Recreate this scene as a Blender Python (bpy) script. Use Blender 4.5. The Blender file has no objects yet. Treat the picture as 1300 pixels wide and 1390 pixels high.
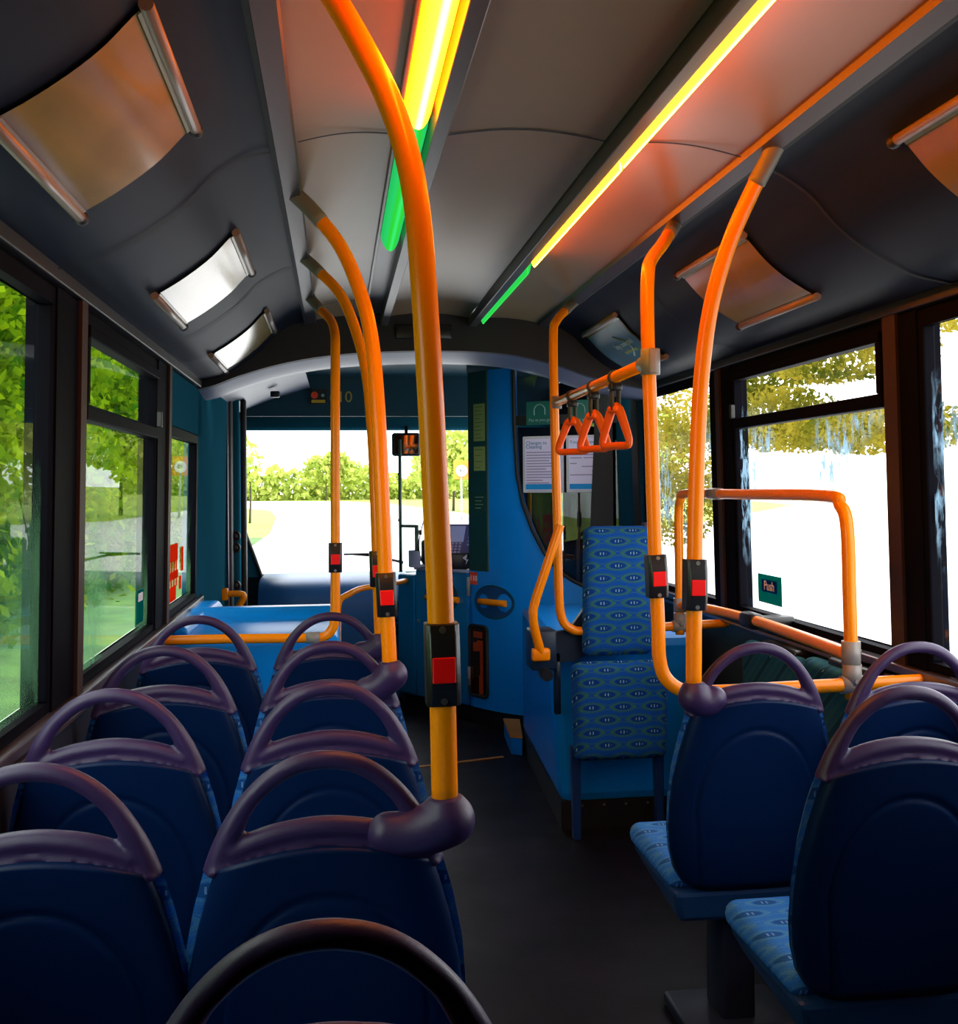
import bpy, bmesh, math, random
from mathutils import Vector, Matrix
random.seed(7)
S = bpy.context.scene
COL = S.collection
PI = math.pi

# ------------------------------------------------------------------ materials
def nt(name):
    m = bpy.data.materials.new(name); m.use_nodes = True
    return m, m.node_tree.nodes, m.node_tree.links

def pmat(name, col, rough=.5, metal=0, spec=.5, noise=0, nscale=20, bump=0, bscale=200, coat=0, emis=None, estr=0):
    m, N, L = nt(name); b = N['Principled BSDF']
    b.inputs['Base Color'].default_value = (*col, 1)
    b.inputs['Roughness'].default_value = rough
    b.inputs['Metallic'].default_value = metal
    b.inputs['Specular IOR Level'].default_value = spec
    b.inputs['Coat Weight'].default_value = coat
    if emis:
        b.inputs['Emission Color'].default_value = (*emis, 1); b.inputs['Emission Strength'].default_value = estr
    if noise or bump:
        tc = N.new('ShaderNodeTexCoord')
    if noise:
        n = N.new('ShaderNodeTexNoise'); n.inputs['Scale'].default_value = nscale; n.inputs['Detail'].default_value = 4
        L.new(tc.outputs['Object'], n.inputs['Vector'])
        r = N.new('ShaderNodeValToRGB')
        r.color_ramp.elements[0].position = .3; r.color_ramp.elements[1].position = .7
        r.color_ramp.elements[0].color = (*[c*(1-noise) for c in col], 1)
        r.color_ramp.elements[1].color = (*[min(1, c*(1+noise)) for c in col], 1)
        L.new(n.outputs['Fac'], r.inputs['Fac']); L.new(r.outputs['Color'], b.inputs['Base Color'])
    if bump:
        n2 = N.new('ShaderNodeTexNoise'); n2.inputs['Scale'].default_value = bscale
        L.new(tc.outputs['Object'], n2.inputs['Vector'])
        bp = N.new('ShaderNodeBump'); bp.inputs['Strength'].default_value = bump; bp.inputs['Distance'].default_value = .002
        L.new(n2.outputs['Fac'], bp.inputs['Height']); L.new(bp.outputs['Normal'], b.inputs['Normal'])
    return m

def glass_mat(name, tint=(1, 1, 1), refl=1.0, fmul=.6, zc=1.5, zw=.3, lo=.5, grime_haze=0, gcol=(.5, .6, .7), rough=.0):
    m, N, L = nt(name)
    for n in list(N): N.remove(n)
    out = N.new('ShaderNodeOutputMaterial')
    tr = N.new('ShaderNodeBsdfTransparent'); tr.inputs['Color'].default_value = (*tint, 1)
    gl = N.new('ShaderNodeBsdfGlossy'); gl.inputs['Roughness'].default_value = rough; gl.inputs['Color'].default_value = (refl, refl, refl, 1)
    lw = N.new('ShaderNodeLayerWeight'); lw.inputs['Blend'].default_value = .5
    pw = N.new('ShaderNodeMath'); pw.operation = 'POWER'; pw.inputs[1].default_value = 4.6; L.new(lw.outputs['Facing'], pw.inputs[0])
    fr = N.new('ShaderNodeMath'); fr.operation = 'MULTIPLY_ADD'; fr.inputs[1].default_value = fmul; fr.inputs[2].default_value = .035; L.new(pw.outputs[0], fr.inputs[0])
    mx = N.new('ShaderNodeMixShader')
    L.new(fr.outputs[0], mx.inputs['Fac']); L.new(tr.outputs['BSDF'], mx.inputs[1]); L.new(gl.outputs['BSDF'], mx.inputs[2])
    last = mx
    if grime_haze:
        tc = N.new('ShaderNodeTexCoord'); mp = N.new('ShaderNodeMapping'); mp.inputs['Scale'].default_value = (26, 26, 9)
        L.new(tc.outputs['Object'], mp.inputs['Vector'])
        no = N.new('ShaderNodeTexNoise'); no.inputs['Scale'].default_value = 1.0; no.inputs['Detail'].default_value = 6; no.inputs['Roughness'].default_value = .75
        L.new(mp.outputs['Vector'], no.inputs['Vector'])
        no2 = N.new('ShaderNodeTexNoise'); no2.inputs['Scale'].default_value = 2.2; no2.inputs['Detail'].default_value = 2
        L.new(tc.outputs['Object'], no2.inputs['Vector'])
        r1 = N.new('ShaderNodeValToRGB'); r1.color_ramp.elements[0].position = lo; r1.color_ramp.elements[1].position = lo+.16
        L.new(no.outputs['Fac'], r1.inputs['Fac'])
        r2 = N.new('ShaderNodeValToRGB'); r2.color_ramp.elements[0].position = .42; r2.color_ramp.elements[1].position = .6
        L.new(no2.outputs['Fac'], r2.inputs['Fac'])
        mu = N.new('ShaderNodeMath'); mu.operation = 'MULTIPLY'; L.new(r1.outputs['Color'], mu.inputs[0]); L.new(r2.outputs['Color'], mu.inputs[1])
        mu2 = N.new('ShaderNodeMath'); mu2.operation = 'MULTIPLY'; mu2.inputs[1].default_value = grime_haze; L.new(mu.outputs[0], mu2.inputs[0])
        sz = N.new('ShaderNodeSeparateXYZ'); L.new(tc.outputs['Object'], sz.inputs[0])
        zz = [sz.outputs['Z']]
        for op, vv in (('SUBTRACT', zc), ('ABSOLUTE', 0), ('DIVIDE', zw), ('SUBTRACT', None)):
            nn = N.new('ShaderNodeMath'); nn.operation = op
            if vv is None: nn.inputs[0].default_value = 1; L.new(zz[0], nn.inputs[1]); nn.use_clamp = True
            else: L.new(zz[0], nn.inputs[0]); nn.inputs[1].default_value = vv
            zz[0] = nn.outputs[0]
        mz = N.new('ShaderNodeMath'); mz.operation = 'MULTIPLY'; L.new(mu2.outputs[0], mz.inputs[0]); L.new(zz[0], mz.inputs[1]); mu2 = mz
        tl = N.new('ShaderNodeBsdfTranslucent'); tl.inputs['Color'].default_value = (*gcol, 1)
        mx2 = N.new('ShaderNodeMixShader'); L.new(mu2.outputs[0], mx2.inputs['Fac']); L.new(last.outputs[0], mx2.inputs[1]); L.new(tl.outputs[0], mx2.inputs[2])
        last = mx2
    L.new(last.outputs[0], out.inputs['Surface'])
    return m

def fabric_mat(name, base, band, dot, sc=1.0, gain=1.0):
    """moquette: flattened ovals in staggered rows, wavy bands between them, small pale dashes"""
    m, N, L = nt(name); b = N['Principled BSDF']; b.inputs['Roughness'].default_value = .9
    b.inputs['Specular IOR Level'].default_value = .15
    tc = N.new('ShaderNodeTexCoord'); sx = N.new('ShaderNodeSeparateXYZ'); L.new(tc.outputs['Object'], sx.inputs[0])
    def M(op, a, b_=None):
        n = N.new('ShaderNodeMath'); n.operation = op
        for i, v in enumerate((a, b_)):
            if v is None: continue
            if isinstance(v, (int, float)): n.inputs[i].default_value = v
            else: L.new(v, n.inputs[i])
        return n.outputs[0]
    zz = M('ADD', sx.outputs['Z'], M('MULTIPLY', sx.outputs['Y'], .8))
    u = M('MULTIPLY', sx.outputs['X'], 51*sc); v = M('MULTIPLY', zz, 130*sc)
    hv = M('MULTIPLY', v, .5)
    f_ = M('ADD', M('MULTIPLY', M('COSINE', v), .8), M('MULTIPLY', M('COSINE', u), M('COSINE', hv)))
    bandf = M('LESS_THAN', M('ABSOLUTE', M('SUBTRACT', f_, .22)), .34)
    thin = M('LESS_THAN', M('ABSOLUTE', M('ADD', f_, .45)), .07)
    bandf = M('MAXIMUM', bandf, thin)
    inner = M('GREATER_THAN', f_, .85)
    stripe = M('GREATER_THAN', M('SINE', M('MULTIPLY', sx.outputs['X'], 520*sc)), .55)
    dash = M('MULTIPLY', M('GREATER_THAN', f_, 1.5), stripe)
    def MIX(f, A, B):
        n = N.new('ShaderNodeMix'); n.data_type = 'RGBA'
        if isinstance(f, (int, float)): n.inputs[0].default_value = f
        else: L.new(f, n.inputs[0])
        for i, q in ((6, A), (7, B)):
            if isinstance(q, tuple): n.inputs[i].default_value = (*q, 1)
            else: L.new(q, n.inputs[i])
        return n.outputs[2]
    c = MIX(bandf, base, band)
    c = MIX(inner, c, tuple(x*.55 for x in base))
    c = MIX(dash, c, dot)
    no = N.new('ShaderNodeTexNoise'); no.inputs['Scale'].default_value = 300; L.new(tc.outputs['Object'], no.inputs['Vector'])
    hs = N.new('ShaderNodeHueSaturation'); L.new(c, hs.inputs['Color'])
    L.new(M('ADD', M('MULTIPLY', no.outputs['Fac'], .7), .62), hs.inputs['Value'])
    L.new(hs.outputs[0], b.inputs['Base Color'])
    bp = N.new('ShaderNodeBump'); bp.inputs['Strength'].default_value = .5; bp.inputs['Distance'].default_value = .002
    L.new(no.outputs['Fac'], bp.inputs['Height']); L.new(bp.outputs['Normal'], b.inputs['Normal'])
    return m

M = {}
M['shell'] = pmat('blue_seat_shell', (.0004, .0115, .058), .40, spec=.16, bump=.15, bscale=500)
M['handle'] = pmat('purple_grey_moulding', (.036, .016, .075), .42, spec=.5, bump=.2, bscale=700)
M['fabric'] = fabric_mat('seat_moquette', (.03, .20, .66), (.07, .27, .60), (.18, .38, .80))
M['fabric2'] = fabric_mat('tip_up_moquette', (.005, .08, .38), (.035, .15, .13), (.22, .42, .62), .9)
M['fabric3'] = fabric_mat('side_seat_moquette', (.01, .07, .12), (.02, .10, .09), (.2, .3, .3), .8)
M['pan'] = pmat('seat_pan_blue', (.004, .04, .14), .5)
M['pedestal'] = pmat('pedestal_dark', (.008, .012, .03), .5)
M['yellow'] = pmat('yellow_powder_coat', (1.0, .275, .0003), .26, spec=.34)
M['sleeve'] = pmat('grey_sleeve', (.16, .15, .11), .5)
M['clamp'] = pmat('grey_clamp', (.26, .24, .22), .4)
M['black'] = pmat('black_plastic', (.008, .008, .009), .35)
M['rubber'] = pmat('black_rubber', (.006, .006, .008), .55)
M['red'] = pmat('red_button', (.95, .004, .004), .35)
M['screw'] = pmat('steel_screw', (.5, .48, .42), .3, 1)
M['orange'] = pmat('orange_strap_handle', (1.0, .13, .004), .4)
M['strap'] = pmat('dark_strap', (.05, .045, .03), .7)
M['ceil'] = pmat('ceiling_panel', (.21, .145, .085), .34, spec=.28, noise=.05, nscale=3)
M['rail'] = pmat('ceiling_trim', (.026, .021, .022), .4)
M['channel'] = pmat('light_channel', (.05, .045, .045), .35)
M['cove'] = pmat('cove_panel', (.010, .014, .024), .50, spec=.07, noise=.06, nscale=3)
M['seam'] = pmat('seam_shadow_gap', (.001, .001, .0015), .7)
M['frame'] = pmat('window_frame_black', (.004, .004, .007), .6, spec=.02)
M['brown'] = pmat('pillar_capping', (.045, .026, .02), .55, spec=.2)
M['silver'] = pmat('window_sill_alloy', (.17, .15, .19), .3, .6)
M['wall'] = pmat('lower_wall_panel', (.03, .034, .026), .5, noise=.1, nscale=6)
M['wallgrey'] = pmat('lower_wall_grey', (.03, .037, .055), .5, spec=.0, noise=.08, nscale=6)
M['teal'] = pmat('teal_panel', (.012, .085, .125), .55, spec=.0, noise=.06, nscale=3)
M['tealdark'] = pmat('teal_header_panel', (.014, .055, .075), .45, spec=.2)
M['blue'] = pmat('cyan_blue_panel', (.001, .26, .80), .33, spec=.45, noise=.05, nscale=4)
M['bluebox'] = pmat('blue_wheel_box', (.002, .22, .68), .32, spec=.14, noise=.05, nscale=4)
M['door'] = pmat('cab_door_teal', (.003, .16, .38), .38, spec=.35)
M['dash'] = pmat('dashboard_blue', (.03, .12, .30), .4, spec=.25, bump=.2, bscale=400)
M['lip'] = pmat('lilac_grey_lip', (.10, .115, .175), .4)
M['bulk'] = pmat('black_bulkhead', (.006, .006, .007), .55)
M['lilac'] = pmat('pale_moulding', (.30, .32, .46), .4)
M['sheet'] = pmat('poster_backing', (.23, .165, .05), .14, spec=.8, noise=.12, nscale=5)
M['posterrail'] = pmat('poster_rail', (.22, .16, .12), .35)
M['paper'] = pmat('white_paper', (.80, .72, .92), .6, emis=None)
M['paperframe'] = pmat('grey_notice_frame', (.6, .58, .62), .4)
M['print'] = pmat('grey_print', (.34, .28, .45), .7)
M['printblue'] = pmat('blue_print', (.05, .22, .40), .7)
M['cyanbar'] = pmat('cyan_bar', (.0, .30, .70), .6)
M['green_sign'] = pmat('green_sign', (.004, .13, .10), .4)
M['dark_green'] = pmat('dark_green_sticker', (.01, .06, .03), .5)
M['whitegreen'] = pmat('pale_sign_print', (.30, .45, .42), .6)
M['olive_notice'] = pmat('olive_notice', (.34, .42, .12), .6)
M['teal_sticker'] = pmat('teal_sticker', (.0, .22, .20), .5)
M['blue_sticker'] = pmat('blue_sticker', (.0, .10, .45), .5)
M['white'] = pmat('white_print', (.8, .8, .8), .6)
M['redpaint'] = pmat('red_vinyl', (.85, .06, .01), .5)
M['yellowlabel'] = pmat('yellow_label', (.55, .33, .01), .5)
M['numeral'] = pmat('ochre_numerals', (.42, .32, .05), .5)
M['line'] = pmat('yellow_floor_line', (.55, .25, .01), .6)
M['machine'] = pmat('purple_machine', (.14, .11, .22), .35)
M['screen'] = pmat('machine_screen', (.55, .55, .8), .15)
M['keys'] = pmat('pale_keys', (.5, .42, .6), .4)
M['mirror'] = pmat('mirror_glass', (.7, .7, .7), .03, 1)
M['bracket'] = pmat('dark_blue_bracket', (.006, .02, .05), .4)
M['legblue'] = pmat('blue_leg', (.006, .03, .13), .4)
def trans_mat(name, col):
    m, N, L = nt(name)
    for n in list(N): N.remove(n)
    out = N.new('ShaderNodeOutputMaterial'); d = N.new('ShaderNodeBsdfDiffuse'); t = N.new('ShaderNodeBsdfTranslucent'); x = N.new('ShaderNodeMixShader'); x.inputs[0].default_value = .6
    d.inputs[0].default_value = (*col, 1); t.inputs[0].default_value = (*col, 1)
    L.new(d.outputs[0], x.inputs[1]); L.new(t.outputs[0], x.inputs[2]); L.new(x.outputs[0], out.inputs[0]); return m
M['vinyl'] = trans_mat('red_window_vinyl', (.9, .07, .01))
M['teal_sticker'] = trans_mat('teal_window_sticker', (.0, .22, .20)); M['blue_sticker'] = trans_mat('blue_window_sticker', (.0, .08, .42))
M['floor'] = None
M['glass'] = glass_mat('window_glass', (.97, .98, .97), .9, .35, 1.52, .34, .47, 2.6, (.13, .21, .28))
M['glassL'] = glass_mat('window_glass_left', (.86, .97, .88), 1.0, .28, 1.0, .62, .30, .75, (.10, .24, .13))  # green low band paints reflected light and haze into the left panes
M['screenglass'] = glass_mat('windscreen_glass', (.97, .98, .98), .5, .4)
M['darkglass'] = glass_mat('cab_partition_glass', (.34, .37, .40), 1.0)
M['ventglass'] = pmat('dark_gloss_glass', (.03, .012, .008), .06, spec=.8)

def floor_mat():
    m, N, L = nt('dark_speckled_vinyl'); b = N['Principled BSDF']
    b.inputs['Specular IOR Level'].default_value = .16
    tc = N.new('ShaderNodeTexCoord')
    n1 = N.new('ShaderNodeTexNoise'); n1.inputs['Scale'].default_value = 3.5; n1.inputs['Detail'].default_value = 5
    n2 = N.new('ShaderNodeTexNoise'); n2.inputs['Scale'].default_value = 160
    L.new(tc.outputs['Object'], n1.inputs[0]); L.new(tc.outputs['Object'], n2.inputs[0])
    r = N.new('ShaderNodeValToRGB'); r.color_ramp.elements[0].position = .35; r.color_ramp.elements[1].position = .68
    r.color_ramp.elements[0].color = (.002, .0015, .002, 1); r.color_ramp.elements[1].color = (.009, .006, .009, 1)
    L.new(n1.outputs['Fac'], r.inputs[0]); L.new(r.outputs[0], b.inputs['Base Color'])
    rr = N.new('ShaderNodeMapRange'); rr.inputs[3].default_value = .62; rr.inputs[4].default_value = .38
    L.new(n1.outputs['Fac'], rr.inputs[0]); L.new(rr.outputs[0], b.inputs['Roughness'])
    bp = N.new('ShaderNodeBump'); bp.inputs['Strength'].default_value = .3; bp.inputs['Distance'].default_value = .002
    L.new(n2.outputs['Fac'], bp.inputs['Height']); L.new(bp.outputs[0], b.inputs['Normal'])
    return m
M['floor'] = floor_mat()

def lamp_mat(name, core, edge, strength, x0, x1):
    """fluorescent tube behind a diffuser: hot line along the tube, tinted lens either side"""
    m, N, L = nt(name)
    for n in list(N): N.remove(n)
    out = N.new('ShaderNodeOutputMaterial'); em = N.new('ShaderNodeEmission'); em.inputs['Strength'].default_value = strength
    tc = N.new('ShaderNodeTexCoord'); sx = N.new('ShaderNodeSeparateXYZ'); L.new(tc.outputs['Object'], sx.inputs[0])
    mr = N.new('ShaderNodeMapRange'); mr.inputs[1].default_value = x0; mr.inputs[2].default_value = x1
    L.new(sx.outputs['X'], mr.inputs[0])
    r = N.new('ShaderNodeValToRGB'); e = r.color_ramp.elements
    e[0].position = .0; e[0].color = (*edge, 1); e[1].position = 1; e[1].color = (*edge, 1)
    mid = [.45*p+.55*q for p, q in zip(core, edge)]; mid[2] *= .2
    for ps, cc in ((.2, [1.2*q+.06*p for p, q in zip(core, edge)]), (.36, mid), (.5, core), (.64, mid), (.8, [1.2*q+.06*p for p, q in zip(core, edge)])):
        x_ = e.new(ps); x_.color = (*cc, 1)
    L.new(mr.outputs[0], r.inputs[0]); L.new(r.outputs[0], em.inputs['Color']); L.new(em.outputs[0], out.inputs[0])
    return m

def leaf_mat(name, c1, c2, trans=.4):
    m, N, L = nt(name)
    for n in list(N): N.remove(n)
    out = N.new('ShaderNodeOutputMaterial')
    oi = N.new('ShaderNodeTexCoord'); no = N.new('ShaderNodeTexNoise'); no.inputs['Scale'].default_value = .9; no.inputs['Detail'].default_value = 6
    L.new(oi.outputs['Object'], no.inputs[0])
    r = N.new('ShaderNodeValToRGB'); r.color_ramp.elements[0].position = .36; r.color_ramp.elements[1].position = .64
    r.color_ramp.elements[0].color = (*c1, 1); r.color_ramp.elements[1].color = (*c2, 1)
    L.new(no.outputs['Fac'], r.inputs[0])
    d = N.new('ShaderNodeBsdfDiffuse'); t = N.new('ShaderNodeBsdfTranslucent'); mx = N.new('ShaderNodeMixShader'); mx.inputs[0].default_value = trans
    L.new(r.outputs[0], d.inputs[0]); L.new(r.outputs[0], t.inputs[0]); L.new(d.outputs[0], mx.inputs[1]); L.new(t.outputs[0], mx.inputs[2])
    L.new(mx.outputs[0], out.inputs[0])
    return m
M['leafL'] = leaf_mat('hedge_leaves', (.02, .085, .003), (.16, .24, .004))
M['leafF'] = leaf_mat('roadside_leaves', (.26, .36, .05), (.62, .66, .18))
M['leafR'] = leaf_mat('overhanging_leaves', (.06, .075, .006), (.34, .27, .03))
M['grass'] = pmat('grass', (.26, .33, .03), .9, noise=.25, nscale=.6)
M['road'] = pmat('pale_wet_road', (.62, .61, .60), .6, noise=.05, nscale=.5)
M['bark'] = pmat('bark', (.06, .045, .03), .9)
M['metalpost'] = pmat('grey_post', (.4, .42, .42), .5)

# ------------------------------------------------------------------ mesh helpers
def props(o, label=None, cat=None, group=None, kind=None):
    if label: o['label'] = label
    if cat: o['category'] = cat
    if group: o['group'] = group
    if kind: o['kind'] = kind
    return o

def empty(name, loc, label, cat, group=None):
    o = bpy.data.objects.new(name, None); COL.objects.link(o); o.location = loc
    o.empty_display_size = .05
    return props(o, label, cat, group)

class MB:
    def __init__(s): s.v = []; s.f = []; s.m = []; s.sm = []
    def add(s, vs, fs, mi=0, smooth=False):
        b = len(s.v); s.v += [tuple(v) for v in vs]
        for f in fs: s.f.append([i+b for i in f]); s.m.append(mi); s.sm.append(smooth)
        return s
    def box(s, lo, hi, mi=0):
        x0, y0, z0 = lo; x1, y1, z1 = hi
        return s.hexa([(x0, y0, z0), (x1, y0, z0), (x1, y1, z0), (x0, y1, z0), (x0, y0, z1), (x1, y0, z1), (x1, y1, z1), (x0, y1, z1)], mi)
    def hexa(s, c, mi=0):
        return s.add(c, [(0, 3, 2, 1), (4, 5, 6, 7), (0, 1, 5, 4), (1, 2, 6, 5), (2, 3, 7, 6), (3, 0, 4, 7)], mi)
    def rbox(s, lo, hi, r=.01, seg=2, mi=0, rot=None):
        bm = bmesh.new(); bmesh.ops.create_cube(bm, size=1)
        c = [(a+b)/2 for a, b in zip(lo, hi)]; d = [abs(b-a) for a, b in zip(lo, hi)]
        bmesh.ops.scale(bm, vec=d, verts=bm.verts)
        bmesh.ops.bevel(bm, geom=bm.edges[:], offset=min(r, .49*min(d)), segments=seg, profile=.5, affect='EDGES')
        if rot is not None: bmesh.ops.transform(bm, matrix=rot, verts=bm.verts)
        bmesh.ops.translate(bm, vec=c, verts=bm.verts)
        bm.verts.index_update()
        s.add([v.co[:] for v in bm.verts], [[v.index for v in f.verts] for f in bm.faces], mi, True); bm.free()
        return s
    def tube(s, pts, r, n=16, mi=0, caps=True, flat=(1, 1), up=None):
        P = [Vector(p) for p in pts]; k = len(P)
        R = r if isinstance(r, (list, tuple)) else [r]*k
        T = []
        for i in range(k):
            t = P[min(i+1, k-1)]-P[max(i-1, 0)]; T.append(t.normalized())
        a = Vector(up) if up else Vector((0, 0, 1) if abs(T[0].z) < .9 else (1, 0, 0))
        nrm = (a-T[0]*a.dot(T[0])).normalized(); vs = []; fs = []
        for i in range(k):
            nrm = (nrm-T[i]*nrm.dot(T[i])).normalized(); bn = T[i].cross(nrm)
            for j in range(n):
                q = 2*PI*j/n; vs.append(P[i]+nrm*(R[i]*flat[0]*math.cos(q))+bn*(R[i]*flat[1]*math.sin(q)))
        for i in range(k-1):
            for j in range(n):
                fs.append((i*n+j, i*n+(j+1) % n, (i+1)*n+(j+1) % n, (i+1)*n+j))
        s.add(vs, fs, mi, True)
        if caps:
            s.add(vs[:n], [list(range(n))[::-1]], mi); s.add(vs[-n:], [list(range(n))], mi)
        return s
    def prism(s, poly, axis, a, b, mi=0):
        """extrude a 2D polygon along axis ('x','y','z') between a and b"""
        def P(p, t):
            return {'x': (t, p[0], p[1]), 'y': (p[0], t, p[1]), 'z': (p[0], p[1], t)}[axis]
        n = len(poly); vs = [P(p, a) for p in poly]+[P(p, b) for p in poly]
        fs = [list(range(n))[::-1], list(range(n, 2*n))]+[(i, (i+1) % n, n+(i+1) % n, n+i) for i in range(n)]
        return s.add(vs, fs, mi)
    def grid(s, fn, nu, nv, mi=0, smooth=True):
        vs = [fn(i/nu, j/nv) for j in range(nv+1) for i in range(nu+1)]
        fs = [(j*(nu+1)+i, j*(nu+1)+i+1, (j+1)*(nu+1)+i+1, (j+1)*(nu+1)+i) for j in range(nv) for i in range(nu)]
        return s.add(vs, fs, mi, smooth)
    def ellipsoid(s, c, r, nu=20, nv=12, mi=0):
        def f(u, v):
            a = 2*PI*u; b = PI*(v-.5); return (c[0]+r[0]*math.cos(b)*math.cos(a), c[1]+r[1]*math.cos(b)*math.sin(a), c[2]+r[2]*math.sin(b))
        return s.grid(f, nu, nv, mi)
    def disc(s, c, nrm, r, t, n=20, mi=0):
        nrm = Vector(nrm).normalized(); c = Vector(c)
        return s.tube([c-nrm*t/2, c+nrm*t/2], r, n, mi)
    def build(s, name, mats, parent=None, bevel=0, merge=True, label=None):
        me = bpy.data.meshes.new(name)
        off = Vector(parent['_w']) if parent is not None and '_w' in parent else (Vector(wl(parent)) if parent is not None else Vector((0, 0, 0)))
        me.from_pydata([tuple(Vector(v)-off) for v in s.v], [], s.f)
        if not isinstance(mats, (list, tuple)): mats = [mats]
        for m in mats: me.materials.append(m)
        for p, mi, sm in zip(me.polygons, s.m, s.sm): p.material_index = mi; p.use_smooth = sm
        if merge:
            bm = bmesh.new(); bm.from_mesh(me); bmesh.ops.remove_doubles(bm, verts=bm.verts, dist=1e-5)
            bmesh.ops.recalc_face_normals(bm, faces=bm.faces); bm.to_mesh(me); bm.free()
        o = bpy.data.objects.new(name, me); COL.objects.link(o)
        if parent is not None: o.parent = parent
        if bevel:
            b = o.modifiers.new('bevel', 'BEVEL'); b.width = bevel; b.segments = 2; b.limit_method = 'ANGLE'; b.angle_limit = math.radians(40)
            b.harden_normals = False
        if label: o['label'] = label
        return o

def wl(o):
    v = Vector((0, 0, 0))
    while o is not None: v = v+Vector(o.location); o = o.parent
    return v

def smooth(pts, sub=6):
    P = [Vector(p) for p in pts]; out = []
    for i in range(len(P)-1):
        p0 = P[max(i-1, 0)]; p1 = P[i]; p2 = P[i+1]; p3 = P[min(i+2, len(P)-1)]
        for k in range(sub):
            t = k/sub
            out.append(.5*((2*p1)+(p2-p0)*t+(2*p0-5*p1+4*p2-p3)*t*t+(3*p1-p0-3*p2+p3)*t**3))
    out.append(P[-1]); return out

def lerp(a, b, t): return a+(b-a)*t
def interp(x, xs, ys):
    if x <= xs[0]: return ys[0]
    for i in range(len(xs)-1):
        if x <= xs[i+1]:
            t = (x-xs[i])/(xs[i+1]-xs[i]); return lerp(ys[i], ys[i+1], t)
    return ys[-1]
def copy_tree(o, parent=None):
    c = o.copy(); COL.objects.link(c)
    if parent is not None: c.parent = parent
    for ch in list(o.children): copy_tree(ch, c)
    return c
def struct(o): o['kind'] = 'structure'; return o

def text(name, body, size, loc, xdir, updir, mat, parent, align='CENTER', ext=.0008):
    cu = bpy.data.curves.new(name, 'FONT'); cu.body = body; cu.size = size; cu.align_x = align; cu.align_y = 'CENTER'; cu.extrude = ext
    o = bpy.data.objects.new(name+'_tmp', cu); COL.objects.link(o)
    dg = bpy.context.evaluated_depsgraph_get(); dg.update()
    me = bpy.data.meshes.new_from_object(o.evaluated_get(dg)); bpy.data.objects.remove(o)
    x = Vector(xdir).normalized(); u = Vector(updir); u = (u-x*u.dot(x)).normalized(); n = x.cross(u)
    mtx = Matrix((x, u, n)).transposed().to_4x4(); mtx.translation = Vector(loc)-(wl(parent) if parent else Vector((0, 0, 0)))
    me.transform(mtx); me.materials.clear(); me.materials.append(mat)
    ob = bpy.data.objects.new(name, me); COL.objects.link(ob); ob.parent = parent
    return ob

# ------------------------------------------------------------------ bus shell
def wx(z): return 1.205-.02*(z-1.0)
def wbox(mb, side, y0, y1, z0, z1, d0, d1, mi=0):
    """box lying along a side wall; d0..d1 = inset from the wall plane towards the aisle"""
    q = []
    ex = .045 if side > 0 else 0
    d0 -= ex; d1 -= ex
    for z in (z0, z1):
        q += [(side*(wx(z)-d0), y0, z), (side*(wx(z)-d1), y0, z), (side*(wx(z)-d1), y1, z), (side*(wx(z)-d0), y1, z)]
    return mb.hexa(q, mi)

YB, YF = -1.2, 8.6
fl = MB(); fl.box((-1.29, YB, -.05), (1.34, YF, 0)); struct(fl.build('floor', M['floor']))
ln = MB(); ln.hexa([(-.06, 5.82, .0), (.45, 5.96, .0), (.45, 5.99, .0), (-.06, 5.85, .0), (-.06, 5.82, .003), (.45, 5.96, .003), (.45, 5.99, .003), (-.06, 5.85, .003)])
props(ln.build('floor_line', M['line']), 'yellow stripe painted across the dark aisle floor before the cab', 'floor marking')

# side walls: lower panel, header band, pillars in one wall each, windows between except the closed rear bays
for side, nm in ((-1, 'left'), (1, 'right')):
    w = MB()
    wbox(w, side, YB, 5.72, 0, .985, -.04, .03 if side < 0 else -.015, 0)
    wbox(w, side, YB, 8.5 if side < 0 else 6.3, 2.03, 2.36, -.04, .02, 1)
    wbox(w, side, YB, 0.85 if side < 0 else 1.37, .985, 2.03, -.04, .03, 2)  # rear bays made solid instead of glazed, to cut light from behind
    if side < 0:
        for a, b in ((2.74, 3.03), (4.25, 4.60)): wbox(w, side, a, b, .985, 2.03, -.04, .035, 1)
        wbox(w, side, 4.60, 5.62, 1.80, 2.03, -.04, .03, 3)
        wbox(w, side, 5.50, 6.90, 0, 2.3, -.04, .03, 3)
    else:
        for a, b in ((2.90, 3.08), (4.38, 4.63)): wbox(w, side, a, b, .985, 2.03, -.04, .035, 1)
        wbox(w, side, 5.71, 6.6, 0, 2.3, -.04, .03, 3)
        wbox(w, side, 6.6, 8.6, 0, 1.0, -.04, .03, 1)
        wbox(w, side, 6.6, 8.6, 2.0, 2.3, -.04, .03, 1)
    struct(w.build('wall_'+nm, [M['wallgrey'] if side < 0 else M['wall'], M['frame'], M['bulk'], M['teal']]))
bk = MB(); bk.box((-1.28, YB-.05, 0), (1.28, YB, 2.5)); struct(bk.build('wall_back', M['bulk']))

ntrim = [0]
def trim(mb, mat, bevel=0):
    ntrim[0] += 1
    return struct(mb.build('trim_%d' % ntrim[0], mat, None, bevel))
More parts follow.
